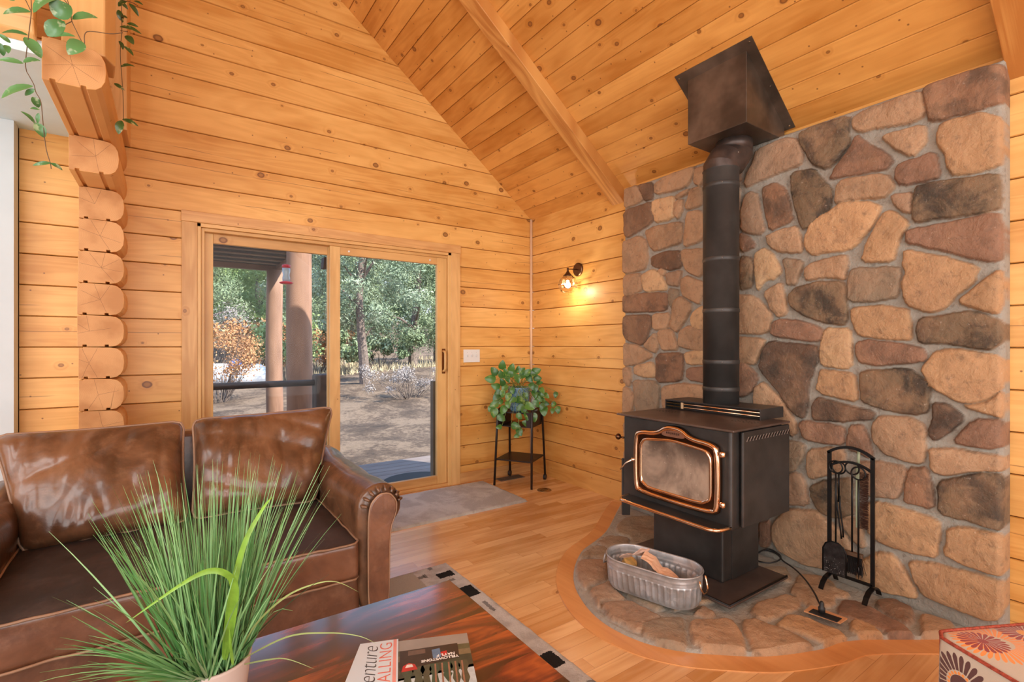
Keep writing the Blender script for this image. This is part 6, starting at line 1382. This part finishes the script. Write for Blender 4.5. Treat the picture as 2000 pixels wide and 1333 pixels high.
for i in range(7):
    rows.append([c + vr * (0.20 * math.cos(a) * (1 - (i / 7) ** 2)) + view * (0.20 * math.sin(a) * (1 - (i / 7) ** 2)) + Vector((0, 0, -0.11 + 0.20 * i / 6 + rr.uniform(-.03, .03))) for a in np.linspace(0, 2 * PI, 12)])
m.grid(rows); tag(m.build('blue_tarp', plain('blue_tarpaulin', (0.02, 0.16, 0.55), 0.4, var=0.3)), 'crumpled blue tarp covering the valve on top of the tank', 'tarp')

# ------------------------------------------------------------------ trees and brush
def clump_mesh(name, centers, radii, count, size, mat, seed, flat=0.5, shell=0.55, aspect=1.0):
    """leaf sprays scattered through blobs; one mesh"""
    r = np.random.default_rng(seed); centers = np.array(centers, float); radii = np.array(radii, float)
    pr_ = radii ** 2; pr_ = pr_ / pr_.sum(); ci = r.choice(len(centers), count, p=pr_)
    d = r.normal(size=(count, 3)); d /= np.linalg.norm(d, axis=1)[:, None]
    rad_ = radii[ci] * (shell + (1 - shell) * r.random(count)) * (0.85 + 0.3 * r.random(count))
    p = centers[ci] + d * rad_[:, None] * np.array([1, 1, 0.8])
    nrm = d + r.normal(size=(count, 3)) * 0.7; nrm /= np.linalg.norm(nrm, axis=1)[:, None]
    t = np.cross(nrm, r.normal(size=(count, 3))); t /= np.linalg.norm(t, axis=1)[:, None] + 1e-9; b = np.cross(nrm, t)
    s = size * (0.5 + r.random(count))[:, None]
    q = np.stack([p - t * s, p - b * s * flat, p + t * s, p + b * s * flat], 1).reshape(-1, 3)
    F = np.arange(count * 4, dtype=np.int32)
    me = bpy.data.meshes.new(name); me.vertices.add(len(q)); me.vertices.foreach_set('co', q.astype(np.float32).ravel()); me.loops.add(len(F)); me.loops.foreach_set('vertex_index', F)
    me.polygons.add(count); me.polygons.foreach_set('loop_start', np.arange(0, count * 4, 4, dtype=np.int32)); me.polygons.foreach_set('loop_total', np.full(count, 4, dtype=np.int32)); me.update(calc_edges=True)
    me.materials.append(mat); return me
def foliage_mat(name, a, b):
    n = NT(name); c = n.mix(n.island(), a, b); c = n.mix(n.smooth(n.noise(n.tc.outputs['Object'], 1.3, 2), 0.35, 0.65), c, a); m = n.set(c, 0.7)
    n.b.inputs['Subsurface Weight'].default_value = 0.0; return m
M_pine1 = foliage_mat('juniper_green', (0.16, 0.22, 0.11), (0.42, 0.48, 0.30)); M_pine2 = foliage_mat('pinyon_green', (0.18, 0.26, 0.08), (0.50, 0.58, 0.24)); M_blue = foliage_mat('blue_green_pine', (0.17, 0.24, 0.15), (0.44, 0.50, 0.36))
M_bark = plain('grey_bark', (0.17, 0.13, 0.11), 0.9, var=0.4, scale=20, bump=0.6, bscale=30)
M_oak = foliage_mat('orange_oak_leaf', (0.38, 0.17, 0.06), (0.62, 0.34, 0.16)); M_twig = foliage_mat('grey_twigs', (0.28, 0.24, 0.23), (0.46, 0.42, 0.40)); M_dry = foliage_mat('dry_grass_blades', (0.44, 0.36, 0.22), (0.66, 0.56, 0.38))
def tree_protos():
    out_ = []
    for sd_, mat, H_, base in ((1, M_pine1, 6.0, 0.9), (2, M_pine2, 5.0, 0.5), (3, M_blue, 7.0, 1.9)):
        r = random.Random(sd_); cs = []; rs = []
        for k in range(34):
            h_ = base + (H_ - base) * (k + 0.5) / 34; w_ = 1.9 * math.sin(min(1, (h_ - base) / (H_ - base) * 1.1 + 0.18) * PI) ** 0.7 + 0.15; a = k * 2.4
            q = w_ * r.uniform(0.25, 0.85); cs.append((q * math.cos(a), q * math.sin(a), h_)); rs.append(r.uniform(0.45, 0.8))
        out_.append((clump_mesh('crown', cs, rs, 34000, 0.055, mat, sd_, 0.26, 0.25), cs, H_, base))
    return out_
protos = tree_protos()
def tree_trunk(cs, H_, seed, r0=0.17):
    m = MB(); r = random.Random(seed); pts = [(0.10 * math.sin(k * 0.9 + seed), 0.10 * math.cos(k * 0.7 + seed), H_ * 0.85 * k / 7 - (0.25 if k == 0 else 0)) for k in range(8)]
    m.tube(pts, [r0 * (1 - 0.8 * k / 7) for k in range(8)], 10)
    for c in cs[::3]: m.tube([(0, 0, c[2] * 0.72), (c[0] * 0.5, c[1] * 0.5, c[2] * 0.9), c], [0.05, 0.035, 0.012], 6)
    return m
TR = [  # px, py of base guess -> depth, kind, scale, label
 (707, 13.6, 2, 0.86, 'blue green pine with a bare trunk standing behind the sliding glass panel'),
 (812, 15.5, 0, 1.0, 'grey green juniper at the right edge of the sliding glass view'),
 (640, 19.0, 0, 1.10, 'grey green juniper behind the door mullion'),
 (590, 17.0, 2, 1.05, 'blue green pine behind the thick shaded porch post'),
 (505, 20.0, 1, 1.25, 'bright green pinyon behind the corner porch post'),
 (440, 21.0, 1, 1.15, 'bright green pinyon at the far left of the fixed glass view'),
 (380, 19.0, 0, 1.10, 'grey green juniper partly hidden by the left door jamb'),
 (550, 27.0, 0, 1.6, 'tall grey green juniper in the back row left of the thick post'),
 (690, 25.0, 0, 1.5, 'tall grey green juniper in the back row beyond the pine trunk'),
 (760, 22.0, 2, 1.3, 'tall blue green pine in the back row behind the right glass'),
 (850, 24.0, 0, 1.5, 'tall grey green juniper at the right jamb in the back row'),
 (470, 31.0, 1, 1.5, 'distant pinyon on the slope above the propane tank'),
 (620, 33.0, 1, 1.8, 'distant pinyon on the slope between the two porch posts'),
 (740, 34.0, 1, 1.9, 'distant pinyon on the slope high behind the pine trunk'),
 (335, 24.0, 1, 1.3, 'bright green pinyon hidden behind the left door casing'),
 (255, 20.0, 0, 1.3, 'grey green juniper beyond the log wall left of the door'),
 (140, 24.0, 1, 1.4, 'bright green pinyon farthest left beyond the house wall')]
tp = {}
placed = []
def clear_spot(px, dep, rad):
    while True:
        q = at_depth(px, 675, dep)
        if all(max(abs(q.x - a), abs(q.y - b)) > rad + c for a, b, c in placed): placed.append((q.x, q.y, rad)); return dep
        dep += 0.5
for px_, dep_, rad_ in ((430, 11.5, 0.9), (490, 16.0, 1.6)): placed.append((*at_depth(px_, 675, dep_)[:2], rad_))
for k, (px, dep, kind, scl, lab) in enumerate(TR):
    me, cs, H_, base = protos[kind]; dep0 = dep; dep = clear_spot(px, dep, 2.0 * scl); scl *= (dep / dep0) ** 0.35; q = at_depth(px, 675, dep); gz = ground_z(q.x, q.y)
    t = thing('pine_tree' if kind == 2 else ('juniper_tree' if kind == 0 else 'pinyon_tree'), lab, 'tree', (q.x, q.y, gz), group='trees beyond the yard')
    t.rotation_euler = (0, 0, k * 1.7); t.scale = (scl, scl, scl)
    c = bpy.data.objects.new('crown', me); C.objects.link(c); c.parent = t
    if kind not in tp:
        m = tree_trunk(cs, H_, kind); mm = bpy.data.meshes.new('trunk'); mm.from_pydata([tuple(p) for p in m.v], [], m.f); mm.materials.append(M_bark); tp[kind] = mm
    c = bpy.data.objects.new('trunk', tp[kind]); C.objects.link(c); c.parent = t
def bush(px, dep, w_, h_, mat, lab, cat='bush', cnt=5000, size=0.05, seed=1, twig=True, zoff=0.0, name='scrub_bush'):
    q = at_depth(px, 675, dep); gz = ground_z(q.x, q.y) + zoff; r = random.Random(seed)
    cs = [(r.uniform(-w_, w_), r.uniform(-w_, w_) * 0.6, h_ * r.uniform(0.35, 0.95)) for _ in range(16)]; rs = [r.uniform(0.22, 0.4) * h_ * 0.8 for _ in cs]
    t = thing(name, lab, cat, (q.x, q.y, gz)); c = bpy.data.objects.new('leaves', clump_mesh('leaves', cs, rs, cnt, size, mat, seed, 0.6, 0.2)); C.objects.link(c); c.parent = t
    if twig:
        m = MB()
        for c_ in cs:
            for j in range(3):
                e = Vector(c_) + Vector((r.uniform(-.3, .3), r.uniform(-.3, .3), r.uniform(-.1, .3))); m.tube([(c_[0] * 0.15, c_[1] * 0.15, -0.1), (c_[0] * 0.6 + r.uniform(-.15, .15), c_[1] * 0.6, c_[2] * 0.55), e], [0.010, 0.006, 0.002], 5)
        mm = bpy.data.meshes.new('branches'); mm.from_pydata([tuple(p) for p in m.v], [], m.f); mm.materials.append(M_bark); c = bpy.data.objects.new('branches', mm); C.objects.link(c); c.parent = t
bush(430, 11.5, 0.75, 1.55, M_oak, 'orange leaved scrub oak left of the porch posts in front of the tank', cnt=5200, size=0.022, seed=4, name='scrub_oak')
bush(490, 16.0, 1.4, 1.9, M_oak, 'orange leaved scrub oak behind the propane tank', cnt=5000, size=0.05, seed=6, name='scrub_oak')
bush(620, 18.5, 1.2, 1.7, M_oak, 'small orange scrub oak seen between the thick post and the mullion', cnt=3000, size=0.05, seed=8, name='scrub_oak')
bush(415, 17.0, 1.0, 2.6, M_twig, 'pale grey leafless brush at the far left behind the scrub oak', cnt=5000, size=0.025, seed=9, name='bare_brush')
bush(800, 12.0, 1.0, 0.75, M_twig, 'pale grey leafless brush on the bank right of the pine trunk', cnt=4500, size=0.016, seed=11, name='bare_brush')
bush(742, 17.5, 1.4, 1.3, M_pine1, 'low green bush behind the pine trunk', cnt=5000, size=0.06, seed=12)
bush(560, 15.5, 0.9, 1.9, M_pine2, 'low green bush between the two porch posts', cnt=3500, size=0.05, seed=13)
# dry grass on the yard
r = np.random.default_rng(5); N_ = 16000; gx = r.uniform(-16, 12, N_); gy = 9.5 + r.random(N_) ** 1.2 * 14; gz = np.array([ground_z(a, b) for a, b in zip(gx, gy)])
keep = np.array([mnoise.noise(Vector((a * 0.35, b * 0.35, 3))) > -0.05 for a, b in zip(gx, gy)]); gx, gy, gz = gx[keep], gy[keep], gz[keep]; n_ = len(gx)
hh_ = r.uniform(0.08, 0.30, n_); aa = r.uniform(0, PI, n_); wv = 0.025
vq = np.stack([np.stack([gx - wv * np.cos(aa), gy - wv * np.sin(aa), gz - 0.05], -1), np.stack([gx + wv * np.cos(aa), gy + wv * np.sin(aa), gz - 0.05], -1), np.stack([gx + r.normal(0, 0.06, n_), gy + r.normal(0, 0.06, n_), gz + hh_], -1)], 1).reshape(-1, 3)
me = bpy.data.meshes.new('dry_grass'); me.from_pydata(vq.tolist(), [], [(3 * i, 3 * i + 1, 3 * i + 2) for i in range(n_)]); me.materials.append(M_dry)
o = bpy.data.objects.new('dry_grass', me); C.objects.link(o); tag(o, 'dry yellow grass growing across the yard below the trees', 'grass', kind='stuff')
